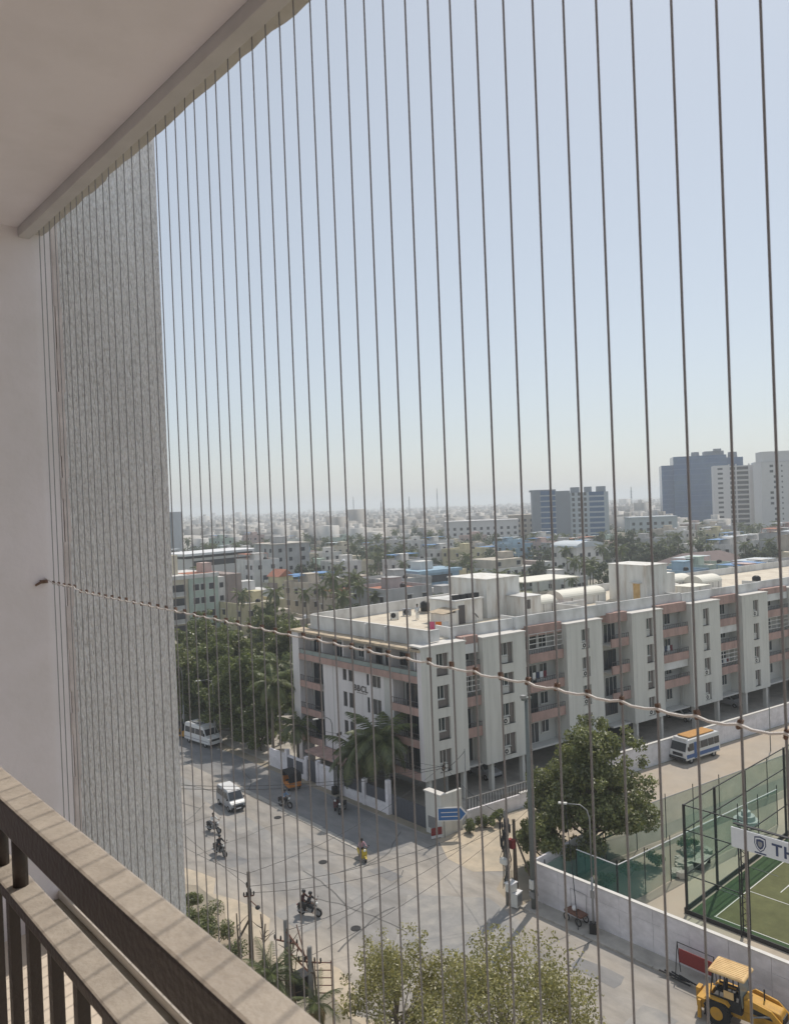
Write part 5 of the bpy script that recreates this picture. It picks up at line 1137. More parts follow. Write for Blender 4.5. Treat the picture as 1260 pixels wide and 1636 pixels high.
for x in (-.98, -.2, .7):
    for s in (-1, 1): dp('cab_post', 'plastic_dark', MB().tube((x*1.02, s*.76, 1.15), (x*.85, s*.68, 2.82), .04, n=6))
rfm = MB().slab([(1.0, 2.82), (.92, 2.98), (-1.02, 2.98), (-1.1, 2.82)], -.9, .9, lambda x, z: 1 if z < 2.9 else .92); rr_ = dp('cab_roof', 'digger_roof', rfm, bevel=.08)
for k in range(9): MB().box(-.9, .82, -.72+k*.18-.025, -.72+k*.18+.025, 2.97, 3.0).build('roof_rib', 'digger_roof', rr_)
dp('seat', 'plastic_dark', MB().box(-.35, .15, -.28, .28, 1.15, 1.6).box(-.42, -.3, -.28, .28, 1.601, 2.2), bevel=.04); dp('console', 'plastic_dark', MB().slab([(.4, 1.15), (.7, 1.15), (.7, 1.9), (.5, 1.75)], -.3, .3)); dp('steering_wheel', 'plastic_dark', MB().wheel((0, 0, 0), .2, .03, 16, .16), loc=(.42, 0, 1.85), rot=(R(90), 0, 0))
dp('windscreen', 'glass_rail', MB().poly([(.76, -.7, 1.3), (.76, .7, 1.3), (.62, .64, 2.78), (.62, -.64, 2.78)]))
for s in (-1, 1):
    w = dp('rear_wheel', 'tyre', MB().wheel((0, 0, 0), .72, .42, 26, .36), loc=(-.55, s*.85, .72)); MB().wheel((0, s*.06, 0), .38, .3, 18).build('rim', 'digger_yellow', w)
    for k in range(16): MB().obox((.73*math.cos(k*.3927), s*.1*(1 if k % 2 else -1), .73*math.sin(k*.3927)), (.08, .24, .06), 0, -k*.3927).build('tread_lug', 'tyre', w)
    w = dp('front_wheel', 'tyre', MB().wheel((0, 0, 0), .45, .3, 22, .22), loc=(1.9, s*.78, .45)); MB().wheel((0, s*.05, 0), .24, .2, 16).build('rim', 'digger_yellow', w)
    dp('loader_arm', 'digger_yellow', MB().slab([(.85, 1.75), (1.1, 1.95), (2.3, 1.75), (3.5, .75), (3.4, .5), (2.2, 1.45), (1.0, 1.6)], s*.62-.06, s*.62+.06), bevel=.02)
    dp('lift_cylinder', 'metal_grey', MB().tube((1.2, s*.62, 1.0), (2.4, s*.62, 1.5), .05, n=8)); dp('mudguard', 'digger_yellow', MB().slab([(-1.25, 1.3), (-1.1, 1.5), (.0, 1.5), (.15, 1.3), (-.05, 1.42), (-1.05, 1.42)], s*.85-.2, s*.85+.2))
dp('bucket', 'digger_yellow', MB().slab([(3.4, .25), (3.35, .95), (3.6, 1.25), (3.65, 1.2), (3.45, .92), (3.5, .35), (4.3, .2), (4.35, .12)], -1.1, 1.1), bevel=.015); 
for s in (-1, 1): dp('bucket_side', 'digger_yellow', MB().slab([(3.4, .2), (3.4, .95), (3.62, 1.2), (4.3, .2)], s*1.1-.02, s*1.1+.02))
dp('rear_box', 'digger_yellow', MB().box(-1.75, -1.25, -.85, .85, .6, 1.15), bevel=.04); dp('swing_post', 'digger_yellow', MB().box(-2.0, -1.755, -.25, .25, .5, 1.3))
for s in (-1, 1): dp('stabiliser', 'digger_yellow', MB().slab([(-1.6, 1.1), (-1.45, 1.1), (-1.45, .1), (-1.65, .1)], s*.98-.08, s*.98+.08))
dp('cab_board', 'digger_roof', MB().box(-.2, .35, -.80, -.77, 1.65, 2.05))
# ---------------------------------------------------------------- the neighbourhood beyond
PAL = dict(white=(.62, .61, .59), cream=(.58, .53, .42), grey=(.42, .42, .42), pink=(.52, .40, .37), blue=(.30, .42, .52), yellow=(.55, .50, .33), green=(.42, .50, .44), beige=(.50, .45, .38), brown=(.30, .25, .23), teal=(.16, .30, .32))
for k, c in PAL.items(): mat('house_'+k, c, .9, .1, .8, .0, 20, c2=tuple(v*.8 for v in c), c2scale=.35, stretch=(1, 1, .5))
mat('roof_pale', (.52, .49, .44), .92, .14, .5, c2=(.40, .37, .33), c2scale=.3); mat('roof_red', (.40, .17, .11), .9, .15, 1.0, c2=(.32, .15, .11)); mat('roof_sheet', (.50, .54, .57), .5, .1, 1.2); mat('roof_brown', (.17, .13, .125), .85, .12, .8, stretch=(1, 1, 1)); mat('roof_blue', (.10, .22, .42), .6, .1, 1); mat('tank_black', (.02, .02, .022), .6, .1, 4); mat('dark_open', (.05, .052, .058), .6, .3, .7)
mat('tower_glass', (.018, .075, .20), .18, .15, .25, spec=.5, c2=(.06, .12, .20), c2scale=.06); mat('tower_band', (.035, .10, .22), .35, .08, .5); mat('office_grey', (.21, .235, .27), .6, .06, .3); mat('office_light', (.40, .44, .47), .7, .06, .3); mat('apartment_white', (.58, .57, .57), .85, .05, .3); mat('viaduct', (.26, .25, .245), .9, .1, .2)
mat('far_walls', (.46, .45, .43), .9, .1, .05, island=.38, c2=(.38, .36, .33), c2scale=.01)
F2 = HEAD-R(90)
WN = {2: 'two', 1: 'one', 3: 'three', 4: 'four'}
_hv = {}
def house_variant(i):
    if i in _hv: return _hv[i]
    r = random.Random(100+i); w = r.uniform(8, 13); d = r.uniform(9, 14); fl = [1, 2, 2, 2, 3, 3, 2, 3, 4, 2, 1, 3][i % 12]; h = fl*3.05
    wall = MB().box(0, w, 0, d, 0, h); pz = .85; t = .18
    par = MB().holes(-.05, w+.05, h, h+pz, -.05, .13, []); 
    par = MB().box(-.06, w+.06, -.06, t, h+.003, h+pz).box(-.06, w+.06, d-t, d+.06, h+.003, h+pz).box(-.06, t, t+.002, d-t-.002, h+.003, h+pz).box(w-t, w+.06, t+.002, d-t-.002, h+.003, h+pz)
    roof = MB().box(.19, w-.19, .19, d-.19, h+.01, h+.1)
    win = MB(); sh = MB()
    for f in range(fl):
        z = f*3.05+.95
        for side in range(4):
            L_ = w if side % 2 == 0 else d; n = max(1, int(L_/3.2))
            for k in range(n):
                if r.random() < .22: continue
                c = L_*(k+.5)/n; a, b_ = c-.6, c+.6
                zz = z if r.random() < .8 else z-.85
                if side == 0: win.box(a, b_, -.03, .05, zz, z+1.25); sh.box(a-.2, b_+.2, -.5, 0, z+1.32, z+1.42)
                elif side == 2: win.box(a, b_, d-.05, d+.03, zz, z+1.25)
                elif side == 3: win.box(-.03, .05, a, b_, zz, z+1.25); sh.box(-.5, 0, a-.2, b_+.2, z+1.32, z+1.42)
                else: win.box(w-.05, w+.03, a, b_, zz, z+1.25)
        if f and r.random() < .75:
            a = r.uniform(.3, w*.4); b_ = a+r.uniform(2.5, w*.5); sh.box(a, b_, -1.2, 0, f*3.05-.1, f*3.05+.05).box(a, b_, -1.2, -1.1, f*3.05+.05, f*3.05+.85)
            win.box(a+.3, b_-.3, -.02, .06, f*3.05+.1, f*3.05+2.1)
        if f: sh.box(-.05, w+.05, -.05, .0, f*3.05-.08, f*3.05+.04)
    a = r.uniform(.8, w-4.5); b_ = r.uniform(d*.3, d-4.2)
    room = MB().box(a, a+3.2, b_, b_+3.4, h+.1, h+2.5).box(a-.2, a+3.4, b_-.2, b_+3.6, h+2.503, h+2.63)
    tx, ty = r.uniform(1.2, w-1.6), r.uniform(1.2, 3); tz = h+.1
    tank = MB().path([(tx, ty, tz), (tx, ty, tz+1.05), (tx, ty, tz+1.25), (tx, ty, tz+1.35)], [.62, .62, .4, .2], 12)
    shed = None
    if r.random() < .35: shed = MB().box(.5, w-.8, d*.45, d-.6, h+2.3, h+2.38).box(.6, .7, d*.46, d*.47, h+.1, h+2.3).box(w-.95, w-.85, d*.46, d*.47, h+.1, h+2.3).box(.6, .7, d-.72, d-.62, h+.1, h+2.3).box(w-.95, w-.85, d-.72, d-.62, h+.1, h+2.3)
    _hv[i] = dict(w=w, d=d, h=h, fl=fl, wall=wall.mesh('wall', 'house_white'), parapet=par.mesh('parapet', 'house_white'), roof=roof.mesh('roof', 'roof_pale'), windows=win.mesh('windows', 'dark_open'), sunshades=sh.mesh('sunshades', 'house_white'), stair_room=room.mesh('stair_room', 'house_white'), water_tank=tank.mesh('water_tank', 'tank_black', True), canopy=shed.mesh('roof_canopy', 'roof_sheet') if shed else None)
    return _hv[i]
HG = 'houses of the neighbourhood beyond the apartment block'
def house(x, y, rz, i, c, tank='tank_black', extra=''):
    v = house_variant(i); 
    lab_ = f"{c} {WN[v['fl']]} storey house with {'black' if tank == 'tank_black' else 'white'} roof tank{' and sheet canopy' if v['canopy'] else ''} near the {near(x, y)}"
    o = empty('house', (x, y, 0), rz, lab_, 'house', HG)
    for nm in ('wall', 'parapet', 'stair_room', 'sunshades'):
        q = link(nm, v[nm], o, 'house_'+c if nm != 'sunshades' else 'house_white')
        if nm == 'sunshades': q['kind'] = 'stuff'
    link('roof', v['roof'], o, 'roof_red' if (i*7+int(x)) % 9 == 0 else 'roof_pale'); q = link('windows', v['windows'], o); q['kind'] = 'stuff'
    link('water_tank', v['water_tank'], o, tank)
    if v['canopy']: link('roof_canopy', v['canopy'], o, ['roof_sheet', 'roof_sheet', 'roof_blue', 'roof_red'][int(y) % 4])
    return o
FT = [tree_meshes(8.5+i*.8, 3.6+.3*i, 2.4, 12, 210, .62, 'leaf_far', 60+i, r0=.18) for i in range(4)]
FP = [joined_palm(200+i, 7.5+1.3*i, 15, 1.05) for i in range(4)]
def far_palm(p, v, s=1.0):
    o = empty('coconut_palm', p, v*1.7, f"{['short', 'mid height', 'tall', 'very tall'][v % 4]} coconut palm near the {near(p[0], p[1])}", 'palm tree', 'distant palms'); o.scale = (s,)*3
    link('trunk', FP[v % 4][0], o); link('crown', FP[v % 4][1], o); return o
def far_tree(p, v, s=1.0): return plant_tree('distant_tree', p, FT[v % 4], f"{'small' if s < .9 else 'large'} rounded green tree {['between', 'among', 'behind', 'beside'][v % 4]} houses near the {near(p[0], p[1])}", group='distant trees', rz=v*1.1, s=s)

# special buildings ------------------------------------------------
LAND = []
def near(x, y): return min(LAND, key=lambda q: math.hypot(q[0]-x, q[1]-y))[2]
keep = []   # (x, y, radius) kept free of generic houses
def special(name, x, y, rz, label, rad=12, cat='building'):
    keep.append((x, y, rad)); LAND.append((x, y, name.replace('_', ' '))); return empty(name, (x, y, 0), rz, label, cat)
_sw = MB().box(0, 1, -.04, .1, 0, 1).mesh('window', 'dark_open'); _sf = MB().holes(-.06, 1.06, -.06, 1.06, -.07, -.02, [(0, 1, 0, 1)]).mesh('frame', 'frame_white')
def win(o, x, z, w, h, y=0.0, side=None, frame=True):
    q = link('window', _sw, o, loc=(x, y, z), scale=(w, 1, h))
    if side == 'x': q.location = (y, x, z); q.rotation_euler = (0, 0, R(-90)); q.location = (y, x+w, z)
    if frame: link('frame', _sf, q)
    return q
o = special('cream_apartments', 72, 164, 0, 'cream and white four storey apartments with dark brown stair strip and orange terrace', 18)
MB().box(0, 9.6, .3, 16, 0, 13).build('wall', 'house_cream', o); MB().box(9.6, 17.0, 0, 16, 0, 13).build('front_wall', 'house_green', o); MB().box(17.0, 19.3, .5, 15, 0, 12.7).build('side_wall', 'house_white', o); MB().box(19.3, 23, -.4, 14, 0, 13.2).build('stair_strip', 'house_brown', o)
MB().box(-.1, 17.2, -.2, 16.2, 13.003, 13.9).build('parapet', 'house_white', o); MB().box(10, 17, 1, 7, 13.9, 14.0).build('terrace', 'roof_red', o); MB().box(14.2, 16.6, 2, 5, 14.0, 16.2).build('stair_room', 'house_pink', o); MB().box(2, 9, 4, 12, 13.9, 18.4).build('tank_room', 'house_cream', o)
for f in range(4):
    z = .9+f*3.1
    MB().box(2.2, 8.6, -.6, .28, z-1.0, z-.75).build('balcony_slab', 'house_white', o); MB().box(2.4, 8.4, -.0, .32, z-.7, z+1.6).build('balcony_opening', 'dark_open', o); MB().box(2.2, 8.6, -.62, -.55, z-.75, z+.1).build('balcony_rail', 'house_grey', o)
    for a in (10.6, 12.5, 14.6): win(o, a, z, 1.5 if a != 12.5 else 1.2, 1.4)
    win(o, 17.6, z, 1.0, 1.2, .5)
o = special('white_factory', 122, 247, R(8), 'long white industrial building with bright sheet roof and ribbon windows', 20)
MB().box(0, 30, 0, 16, 0, 12.2).build('wall', 'apartment_white', o); MB().box(3, 28, -.06, .1, 9.3, 11.3).build('ribbon_window', 'dark_open', o); MB().box(3, 12, -.06, .1, 3.8, 5.4).build('ribbon_window', 'dark_open', o); MB().box(15, 28, -.06, .1, 4.0, 6).build('ribbon_window', 'tower_band', o); MB().slab([(-1, 13.2), (32, 13.2), (32, 14), (-1, 14)], -1.5, 17).build('roof', 'sign_white', o); MB().box(0, 30, 1, 15, 12.203, 13.19).build('clerestory', 'dark_open', o)
o = special('grey_apartments', 144, 226, R(-6), 'grey four storey apartment block with small dark windows on its shaded side', 14)
MB().box(0, 14, 0, 15, 0, 16).build('wall', 'house_grey', o); MB().box(-.2, 14.2, -.2, 15.2, 16.003, 16.3).build('roof', 'roof_pale', o); MB().box(3, 7, 3, 8, 16.3, 18.6).build('stair_room', 'house_grey', o)
for f in range(5):
    for a in (1.5, 5.5, 10.5): win(o, a, .9+f*3.1, 1.3, 1.3, 0, 'x' if a != 10.5 else None, False); win(o, a+.5, .9+f*3.1, 1.2, 1.3, 0, None, False)
o = special('gabled_house', 120, 186, R(4), 'yellow house with orange tiled gable tower and blue sheet roof', 12, 'house')
MB().box(0, 5, 0, 5, 0, 9).build('tower', 'house_yellow', o); MB()._add([(-.4, -.4, 9), (5.4, -.4, 9), (5.4, 5.4, 9), (-.4, 5.4, 9), (2.5, -.4, 11), (2.5, 5.4, 11)], [(0, 1, 4), (1, 2, 5, 4), (2, 3, 5), (3, 0, 4, 5)]).build('tiled_roof', 'roof_red', o); MB().box(5, 15, .5, 9, 0, 6.6).build('wall', 'house_beige', o); MB().box(5.2, 15.2, .2, 9.2, 8.4, 8.5).build('sheet_roof', 'roof_blue', o); MB().box(5, 15, .5, .7, 6.603, 7.4).build('parapet', 'house_yellow', o)
for a in (6.2, 9, 12): MB().box(a, a+.1, .6, .7, 7.4, 8.4).build('post', 'metal_grey', o); win(o, a, 3.6, 1.5, 1.3, .5); win(o, a, .8, 1.5, 1.3, .5)
MB().box(-.9, 0, .8, 4.2, 4.8, 7.2).build('bay', 'house_brown', o); win(o, 1.2, 5.4, 1.4, 1.5); win(o, 1.2, 1.5, 1.4, 1.5)
o = special('arched_house', 106, 181, 0, 'small white house with pointed arch window beside the teal shed', 9, 'house')
MB().box(0, 9, 0, 8, 0, 5.8).build('wall', 'house_white', o); MB().slab([(2.6, .4), (6.6, .4), (6.6, 2.6), (4.6, 4.6), (2.6, 2.6)], -.06, .1).build('arch_window', 'dark_open', o); MB().box(4.5, 4.7, -.1, -.05, .4, 4.4).build('mullion', 'frame_white', o); MB().box(-.1, 9.1, -.1, 8.1, 5.803, 6.5).build('parapet', 'house_white', o); MB().box(1, 5, 3, 7, 6.5, 9).build('stair_room', 'house_white', o); win(o, 7.4, 2, .8, 1.2)
o = special('teal_shed', 107, 170, R(3), 'small teal walled shed with pale sheet roof near the palms', 6, 'shed')
MB().box(0, 5, 0, 5, 0, 4.0).build('wall', 'house_teal', o); MB().slab([(-.4, 4.2), (5.4, 4.7), (5.4, 4.8), (-.4, 4.3)], -.4, 5.4).build('roof', 'roof_sheet', o); MB().box(2, 3, -.05, .05, 0, 2.1).build('door', 'frame_dark', o)
for i in range(3):
    o = empty('roof_tank', (114+i*1.7, 165+i*1.2, 0), 0, 'round white water tank on a low stand between palms', 'water tank', 'white tanks by the teal shed'); MB().path([(0, 0, 2.4), (0, 0, 4.0), (0, 0, 4.35), (0, 0, 4.5)], [.75, .75, .5, .2], 14).build('tank', 'sign_white', o, smooth=True); MB().box(-.6, .6, -.6, .6, 0, 2.4).build('stand', 'house_grey', o)
o = special('blue_house', 158, 170, R(-5), 'light blue two storey house with dark ornamental balcony and red side wall', 14, 'house')
MB().box(0, 17, 0, 10, 0, 7).build('wall', 'house_blue', o); MB().box(-.2, 17.2, -1.3, 10, 7.003, 7.9).build('parapet', 'house_blue', o); MB().box(2, 14, -.05, .1, 4.0, 6.2).build('balcony_opening', 'dark_open', o); MB().box(1, 16, -1.4, -.01, 3.1, 3.4).build('balcony_slab', 'house_blue', o); MB().box(-5, -.1, -2, 4, 0, 5.6).build('red_wall', 'red_sign', o); MB().slab([(0, 2.7), (19, 3.3), (19, 3.4), (0, 2.8)], -8, -1.5).build('sheet_roof', 'roof_sheet', o); MB().box(4, 9, 3, 8, 7.9, 10.4).build('stair_room', 'house_white', o)
for a in (2, 6, 10): win(o, a, .9, 1.4, 1.4)
o = special('modern_house', 187, 156, R(-8), 'white modern house with dark brown vertical panel and terrace pergola', 16, 'house')
MB().box(-8, 9, 0, 12, 0, 7.2).build('wall', 'house_white', o); MB().box(-8, 4, 1, 12, 7.203, 9.9).build('upper_wall', 'house_beige', o); MB().box(9, 12, -.6, 8, 0, 8.4).build('feature_panel', 'house_brown', o); MB().box(12, 16, 0, 10, 0, 8.0).build('side_wall', 'house_white', o); MB().box(-4, 9, -1.6, -.02, 3.2, 3.5).build('balcony_slab', 'house_white', o); MB().box(-4, 9, -1.65, -1.58, 3.5, 4.4).build('balcony_rail', 'house_brown', o)
for a in (-6.6, -3.5, -.5, 2.4, 5.4): win(o, a, 4.2, 1.3, 2.2 if a > -5 else 1.4); win(o, a+.3, .8, 1.6, 1.6)
for a in (-6.5, 1.5): win(o, a, 7.9, 1.6, 1.3, 1.0)
MB().box(-1, 3, 4, 8, 9.903, 12).build('stair_room', 'house_beige', o)
o = special('vaulted_house', 222, 158, R(-8), 'white house with curved sheet roof beside dark palms', 13, 'house')
MB().box(0, 13, 0, 12, 0, 11).build('wall', 'house_white', o)
vs = []; fs = []
for k in range(11):
    a = math.pi*k/10
    for yy in (-.3, 12.3): vs.append((6.5-6.9*math.cos(a), yy, 11.0+1.9*math.sin(a)))
for k in range(10): fs.append((2*k, 2*k+1, 2*k+3, 2*k+2))
MB()._add(vs, fs+[tuple(range(0, 22, 2)), tuple(range(1, 22, 2))[::-1]]).build('curved_roof', 'roof_sheet', o)
for f in range(3):
    for a in (1.5, 5.5, 9.5): win(o, a, .9+f*3.3, 1.3, 1.4); win(o, a, .9+f*3.3, 1.3, 1.4, 0, 'x')
o = special('brown_hall', 217, 116, R(-12), 'long low hall under a wide dark brown hipped roof', 22)
MB().box(0, 34, 0, 16, 0, 5.0).build('wall', 'house_beige', o); MB()._add([(-1.2, -1.2, 5), (35.2, -1.2, 5), (35.2, 17.2, 5), (-1.2, 17.2, 5), (8, 8, 9.4), (26, 8, 9.4)], [(0, 1, 5, 4), (1, 2, 5), (2, 3, 4, 5), (3, 0, 4)]).build('hipped_roof', 'roof_brown', o)
for k in range(9): win(o, 1.5+k*3.6, 1.5, 1.8, 1.8)
o = special('green_shed', 222, 96, R(-12), 'dark green sheet walled shed beside red roofed houses', 9, 'shed'); MB().box(0, 9, 0, 8, 0, 7).build('wall', 'green_sheet' if 'green_sheet' in MATS else 'house_teal', o); MB().slab([(-.3, 7.1), (9.3, 7.7), (9.3, 7.8), (-.3, 7.2)], -.3, 8.3).build('roof', 'roof_sheet', o); win(o, 2, 2, 1.5, 1.5)
for i, (x, y) in enumerate(((236, 86), (226, 80))):
    o = special('red_roofed_house', x, y, R(-14), ['low house with dull red roof behind the green shed', 'low brick red roofed house beside the green shed'][i], 12, 'house'); MB().box(0, 16, 0, 9, 0, 5).build('wall', 'house_pink', o); MB().slab([(-1, 5), (17, 5), (15, 7.6), (1, 7.6)], -1, 10).build('roof', 'roof_red', o); 
    for k in range(4): win(o, 1.5+k*3.6, 1.4, 1.6, 1.5)
# stadium-like office blocks and towers
def far_at(px, py): p = g(px, py, 0); return p
p = far_at(913, 872); o = special('office_block', p.x, p.y, F2-R(8), 'grey eight storey office block with pale right half and rooftop plant', 36)
MB().box(-22, 0, 0, 22, 0, 32.5).build('dark_wing', 'office_grey', o); MB().box(.003, 22, .6, 22, 0, 31.2).build('pale_wing', 'office_light', o); MB().box(-23, -8, 1, 20, 32.503, 33.6).build('roof_plant', 'office_grey', o)
for a, b_ in ((1, 6), (9, 13), (16, 21)): MB().box(a, b_, 4, 9, 31.203, 34.4).build('roof_plant', 'office_grey', o)
for f in range(9):
    MB().box(-17, -8.5, -.1, .1, 4.5+f*3.25, 6.8+f*3.25).build('window_band', 'tower_band', o)
    MB().box(-17.4, -8.1, -.25, -.02, 3.7+f*3.25, 4.3+f*3.25).build('spandrel', 'office_light', o)
    for a in (1.2, 4.5, 8.0): win(o, a, 4.5+f*3.1, 1.5, 1.9, .6, None, False)
    MB().box(11, 19.5, .5, .7, 4.4+f*3.1, 6.5+f*3.1).build('window_band', 'tower_band', o)
p = far_at(1112, 850); o = special('glass_tower', p.x, p.y, F2-R(14), 'tall dark blue glass office tower with rooftop machinery', 40)
MB().box(-14, 22, 0, 24, 0, 55).build('glass_body', 'tower_glass', o); MB().box(-22, -14.003, 4, 24, 0, 49).build('side_body', 'tower_glass', o); MB().box(22.003, 34, 6, 24, 0, 53).build('rear_body', 'tower_glass', o)
for f in range(14):
    MB().box(-14.1, 22.1, -.12, -.01, 3.0+f*3.85, 3.7+f*3.85).build('floor_band', 'tower_band', o); MB().box(-22.1, -14.1, 3.88, 3.99, 3.0+f*3.5, 3.6+f*3.5).build('floor_band', 'tower_band', o)
MB().tube((2, 8, 55), (2, 8, 58), 3.0, 2.6, n=14).build('cooling_tower', 'office_grey', o); MB().box(8, 21, 4, 16, 55.003, 58).build('roof_plant', 'office_grey', o); MB().tube((28, 12, 53), (28, 12, 57), 3.4, 3.0, n=14).build('cooling_tower', 'office_grey', o); MB().box(14, 19, 2, 6, 58.003, 59.5).build('lift_room', 'office_grey', o)
p = far_at(1192, 856); o = special('white_apartment_tower', p.x, p.y, F2-R(18), 'white high rise apartment tower with stacked balconies beside the glass tower', 34)
MB().box(-18, -9, 0, 16, 0, 45).build('left_wing', 'apartment_white', o); MB().box(-8.99, 6, 1.2, 16, 0, 44.5).build('balcony_wing', 'apartment_white', o); MB().box(6.01, 13, .2, 16, 0, 46).build('middle_wing', 'office_light', o); MB().box(13.01, 20, 0, 16, 0, 44).build('right_wing', 'office_grey', o)
for x in (-9, -5, 2.5, 5.6): MB().box(x, x+.7, -.2, 1.19, 0, 45.5).build('pier', 'apartment_white', o)
MB().box(8, 19, 3, 9, 46.003, 47.6).build('roof_frame', 'office_light', o)
for f in range(14):
    z = 2.2+f*3.05
    MB().box(-4.2, 2.4, 1.1, 1.25, z, z+1.9).build('balcony_opening', 'dark_open', o); MB().box(-8.2, -5.2, 1.1, 1.25, z, z+1.9).build('balcony_opening', 'dark_open', o); MB().box(-8.2, 5.5, .1, 1.15, z-.75, z-.2).build('balcony_slab', 'apartment_white', o)
    win(o, -15.5, z+.3, 3, 1.3, 0, None, False); win(o, 8.2, z+.3, 3, 1.3, .2, None, False); MB().box(14.2, 19, -.1, .1, z, z+1.6).build('balcony_opening', 'dark_open', o)
p = far_at(1262, 862); o = special('pale_apartment_tower', p.x, p.y, F2-R(10), 'pale high rise apartment block with few small square windows', 26)
MB().box(-14, 2, 0, 16, 0, 44).build('front_wing', 'apartment_white', o); MB().box(2.01, 14, -.5, 14, 0, 44.2).build('side_wing', 'house_pink', o); MB().box(-13, 10, 2, 14, 44.203, 50).build('roof_room', 'apartment_white', o)
for f in range(14):
    win(o, -7.5 if (f//3) % 2 else -9.5, 2+f*3, 1.8, 1.4, 0, None, False); win(o, 4, 2+f*3, 4, 1.7, -.5, None, False); win(o, -3.5, 2.2+f*3, .7, .9, 0, None, False)
p = far_at(262, 905); o = special('slate_tower', p.x, p.y, F2, 'slate blue mid rise building edge showing beside the stucco fin', 20); MB().box(-20, 5.5, 0, 18, 0, 29).build('wall', 'office_grey', o)
for f in range(9): win(o, 2.0, 1.5+f*3.2, 1.6, 1.6, 0, None, False)
for i, (px, py, w, h, c, r_) in enumerate(((770, 868, 44, 16, 'apartment_white', 24), (1045, 862, 26, 15, 'office_light', 22), (840, 862, 20, 18, 'house_beige', 16))):
    p = far_at(px, py+8); o = special('low_office', p.x, p.y, F2-R(6), ['long pale institutional block with rows of small dark windows', 'low grey office building in front of the glass tower trees', 'pale beige office block left of the grey office building'][i], r_)
    MB().box(-w/2, w/2, 0, 16, 0, h).build('wall', c, o); MB().box(-w/2-.3, w/2+.3, -.3, 16.3, h+.003, h+.8).build('parapet', c, o)
    for f in range(int(h/3.3)):
        for k in range(int(w/4)): win(o, -w/2+1.2+k*4, 1.2+f*3.3, 1.6, 1.7, 0, None, False)
# elevated metro viaduct
A_ = g(260, 866, 10.5); B_ = g(945, 824, 10.5); d = (B_-A_); l = d.length+60
o = empty('metro_viaduct', (A_.x, A_.y, 0), math.atan2(d.y, d.x), 'long grey elevated railway viaduct crossing behind the houses', 'viaduct')
MB().slab([(-40, 9.6), (l, 9.6), (l, 11.6), (-40, 11.6)], -4, 4).build('deck', 'viaduct', o); MB().box(-40, l, -4.2, -4.0, 11.6, 12.6).build('parapet', 'viaduct', o)
pm_ = MB().box(-1, 1, -1, 1, 0, 8.2).box(-1.2, 1.2, -3.5, 3.5, 8.203, 9.59).mesh('pier', 'viaduct')
for k in range(int((l+40)/28)): link('pier', pm_, o, loc=(-30+k*28, 0, 0))

for i, (px, hh) in enumerate(((566, 42), (610, 34), (700, 46), (655, 38), (1010, 36))):
    p = g(px, 842, 0); o = empty('radio_mast', (p.x, p.y, 0), 0, 'thin lattice radio mast over the hazy rooftops', 'mast', 'radio masts on the skyline')
    for a in range(3): MB().tube((1.2*math.cos(a*2.094), 1.2*math.sin(a*2.094), 0), (.2*math.cos(a*2.094), .2*math.sin(a*2.094), hh), .16, n=4).build('leg', 'metal_grey', o)
    for q in range(3): MB().tube((0, 0, hh*.72+q*2.6), (0, 0, hh*.72+q*2.6+1.6), .7, n=8).build('antenna_drum', 'office_light', o)
# generic houses, palms and trees in the wedge the opening looks on
rg = random.Random(77); nh = 0; cells = []
for ix in range(0, 40):
    for iy in range(0, 40):
        x = 60+ix*15.5; y = 60+iy*16.0
        dd = math.hypot(x, y); an = math.degrees(math.atan2(y, x))-48.5
        if dd < 150 or dd > 520 or an > 18.5 or an < -30: continue
        if x < 150 and y < 82: continue
        if ix % 6 == 5 or iy % 7 == 6: 
            if rg.random() > .4: continue
        if an > 14 and dd < 165: continue
        cells.append((dd, x, y))
cells.sort(); cols = ['white', 'white', 'white', 'cream', 'grey', 'beige', 'beige', 'pink', 'yellow', 'blue', 'white', 'green', 'grey']
for dd, x, y in cells:
    x += rg.uniform(-2, 2); y += rg.uniform(-2, 2)
    if any(math.hypot(x+5-a, y+5-b_) < c+5 for a, b_, c in keep): continue
    t = rg.random()
    if t < .60 and nh < 235: house(x, y, R(rg.choice((-6, -4, 0, 2, -9))), rg.randrange(12), rg.choice(cols), 'tank_black' if rg.random() < .6 else 'sign_white'); nh += 1
    elif t < .78: far_tree((x+4, y+4, 0), rg.randrange(4), rg.uniform(.8, 1.2))
    else:
        for q in range(2): far_palm((x+rg.uniform(0, 9), y+rg.uniform(0, 9), 0), rg.randrange(4), rg.uniform(.85, 1.15))
    if rg.random() < .30: far_palm((x-2.5, y-2, 0), rg.randrange(4), rg.uniform(.8, 1.1))
    if rg.random() < .22: far_tree((x-2.5, y+6, 0), rg.randrange(4), rg.uniform(.6, .9))
# palms and trees placed from the picture
for i, (px, py, z) in enumerate(((540, 895, 11), (556, 925, 11), (515, 945, 9), (575, 950, 9), (532, 960, 8), (382, 945, 10), (600, 955, 8), (490, 960, 8), (930, 890, 11), (945, 905, 10), (915, 900, 10), (965, 885, 10), (735, 890, 9), (722, 900, 9), (750, 905, 8), (605, 865, 11), (487, 860, 11), (905, 875, 11), (990, 880, 11), (570, 935, 10), (460, 975, 7))):
    p = g(px, py, z); far_palm((p.x, p.y, 0), i, z/9.5)
for i, (px, py, z) in enumerate(((460, 900, 9), (485, 905, 9), (505, 900, 9), (440, 905, 8), (1010, 872, 10), (1030, 878, 9), (1050, 872, 10), (1000, 860, 11), (1120, 872, 9), (1140, 880, 8), (1190, 880, 9), (860, 905, 7), (880, 908, 6), (895, 905, 6), (835, 860, 10), (800, 862, 10), (985, 860, 12), (420, 900, 8), (610, 925, 8), (590, 930, 8), (1080, 870, 9), (1230, 875, 10))):
    p = g(px, py, z); far_tree((p.x, p.y, 0), i, z/8.5)

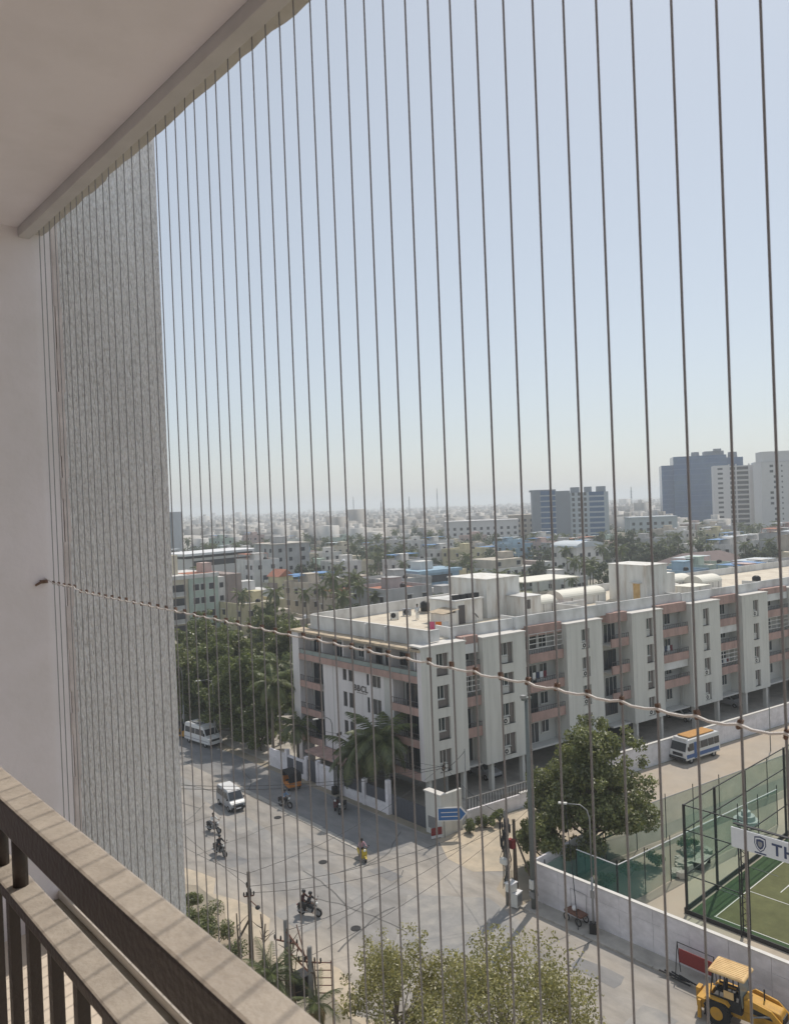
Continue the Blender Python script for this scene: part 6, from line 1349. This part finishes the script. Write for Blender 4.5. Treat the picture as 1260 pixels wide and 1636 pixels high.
# the far city to the horizon: too many and too small to tell apart
rs = np.random.RandomState(5)
def wedge(n, d0, d1, pw=1.0):
    d = d0*(d1/d0)**(rs.uniform(0, 1, n)**pw); a = HEAD+np.radians(rs.uniform(-33, 30, n)); return d*np.cos(a), d*np.sin(a), d
def boxes(n, x, y, w, dd, h, rot):
    c, s = np.cos(rot), np.sin(rot); vx = []
    for sx, sy, top in ((-1,-1,0),(1,-1,0),(1,1,0),(-1,1,0),(-1,-1,1),(1,-1,1),(1,1,1),(-1,1,1)):
        lx, ly = sx*w/2, sy*dd/2; vx.append(np.stack([x+lx*c-ly*s, y+lx*s+ly*c, h*top], 1))
    v = np.stack(vx, 1).reshape(-1, 3); f = np.array([(4,5,6,7),(0,1,5,4),(1,2,6,5),(2,3,7,6),(3,0,4,7)])
    return v, (f[None]+8*np.arange(n)[:, None, None]).reshape(-1, 4)
def bulk(name, v, f, m):
    me = bpy.data.meshes.new(name); N = len(f); me.vertices.add(len(v)); me.vertices.foreach_set('co', v.ravel()); me.loops.add(4*N); me.loops.foreach_set('vertex_index', f.ravel()); me.polygons.add(N); me.polygons.foreach_set('loop_start', np.arange(0, 4*N, 4)); me.materials.append(MATS[m]); me.update(calc_edges=True); return me
n = 5600; x, y, d_ = wedge(n, 480, 3600, .9)
ok = np.array([not any(math.hypot(a-k[0], b_-k[1]) < k[2]+8 for k in keep) for a, b_ in zip(x, y)]); x, y, d_ = x[ok], y[ok], d_[ok]; n = len(x)
h = rs.choice([4, 6.5, 7, 9.5, 10, 12.5, 13, 15], n)*rs.uniform(.9, 1.1, n); tall = rs.uniform(size=n) < .012; h[tall] += rs.uniform(6, 14, tall.sum())
v, f = boxes(n, x, y, rs.uniform(7, 16, n), rs.uniform(7, 16, n), h, rs.uniform(-.2, .2, n))
n2 = n//2; v2, f2 = boxes(n2, x[:n2]+2, y[:n2]+2, np.full(n2, 3.5), np.full(n2, 3.5), h[:n2]+2.6, np.zeros(n2))
tag(link('far_city', bulk('far_city', np.concatenate([v, v2]), np.concatenate([f, f2+len(v)]), 'far_walls')), 'pale mass of far off houses reaching the hazy horizon', 'city', kind='stuff')
n = 8500; x, y, d_ = wedge(n, 300, 5200, .85); cl = []
ok = np.array([not any(math.hypot(a-k[0], b_-k[1]) < k[2]*.9 for k in keep) for a, b_ in zip(x, y)]); x, y, d_ = x[ok], y[ok], d_[ok]
for a, b_, q in zip(x, y, d_):
    r_ = rs.uniform(2.2, 4.6); cl.append(((a, b_, rs.uniform(3, 7)), r_*(1 if q < 1500 else 1.9), .85, 46 if q < 1200 else 22))
tag(link('far_trees', leaf_mesh('far_trees', 'leaf_far', cl, 1.5, 91)), 'dark green tree crowns scattered through the far city', 'trees', kind='stuff')

# ---------------------------------------------------------------- haze over the city
hm = bpy.data.materials.new('haze'); hm.use_nodes = True; nn = hm.node_tree.nodes; nn.remove(nn['Principled BSDF'])
pv = nn.new('ShaderNodeVolumePrincipled'); pv.inputs['Color'].default_value = (.82, .87, .93, 1); pv.inputs['Density'].default_value = 0.00045; pv.inputs['Anisotropy'].default_value = .2
hm.node_tree.links.new(pv.outputs[0], nn['Material Output'].inputs['Volume']); MATS['haze'] = hm
hz = MB().box(-15, 12000, -7000, 12000, -1.0, 66).build('haze', 'haze'); tag(hz, 'thin pale summer haze hanging over the city', 'haze', kind='stuff')
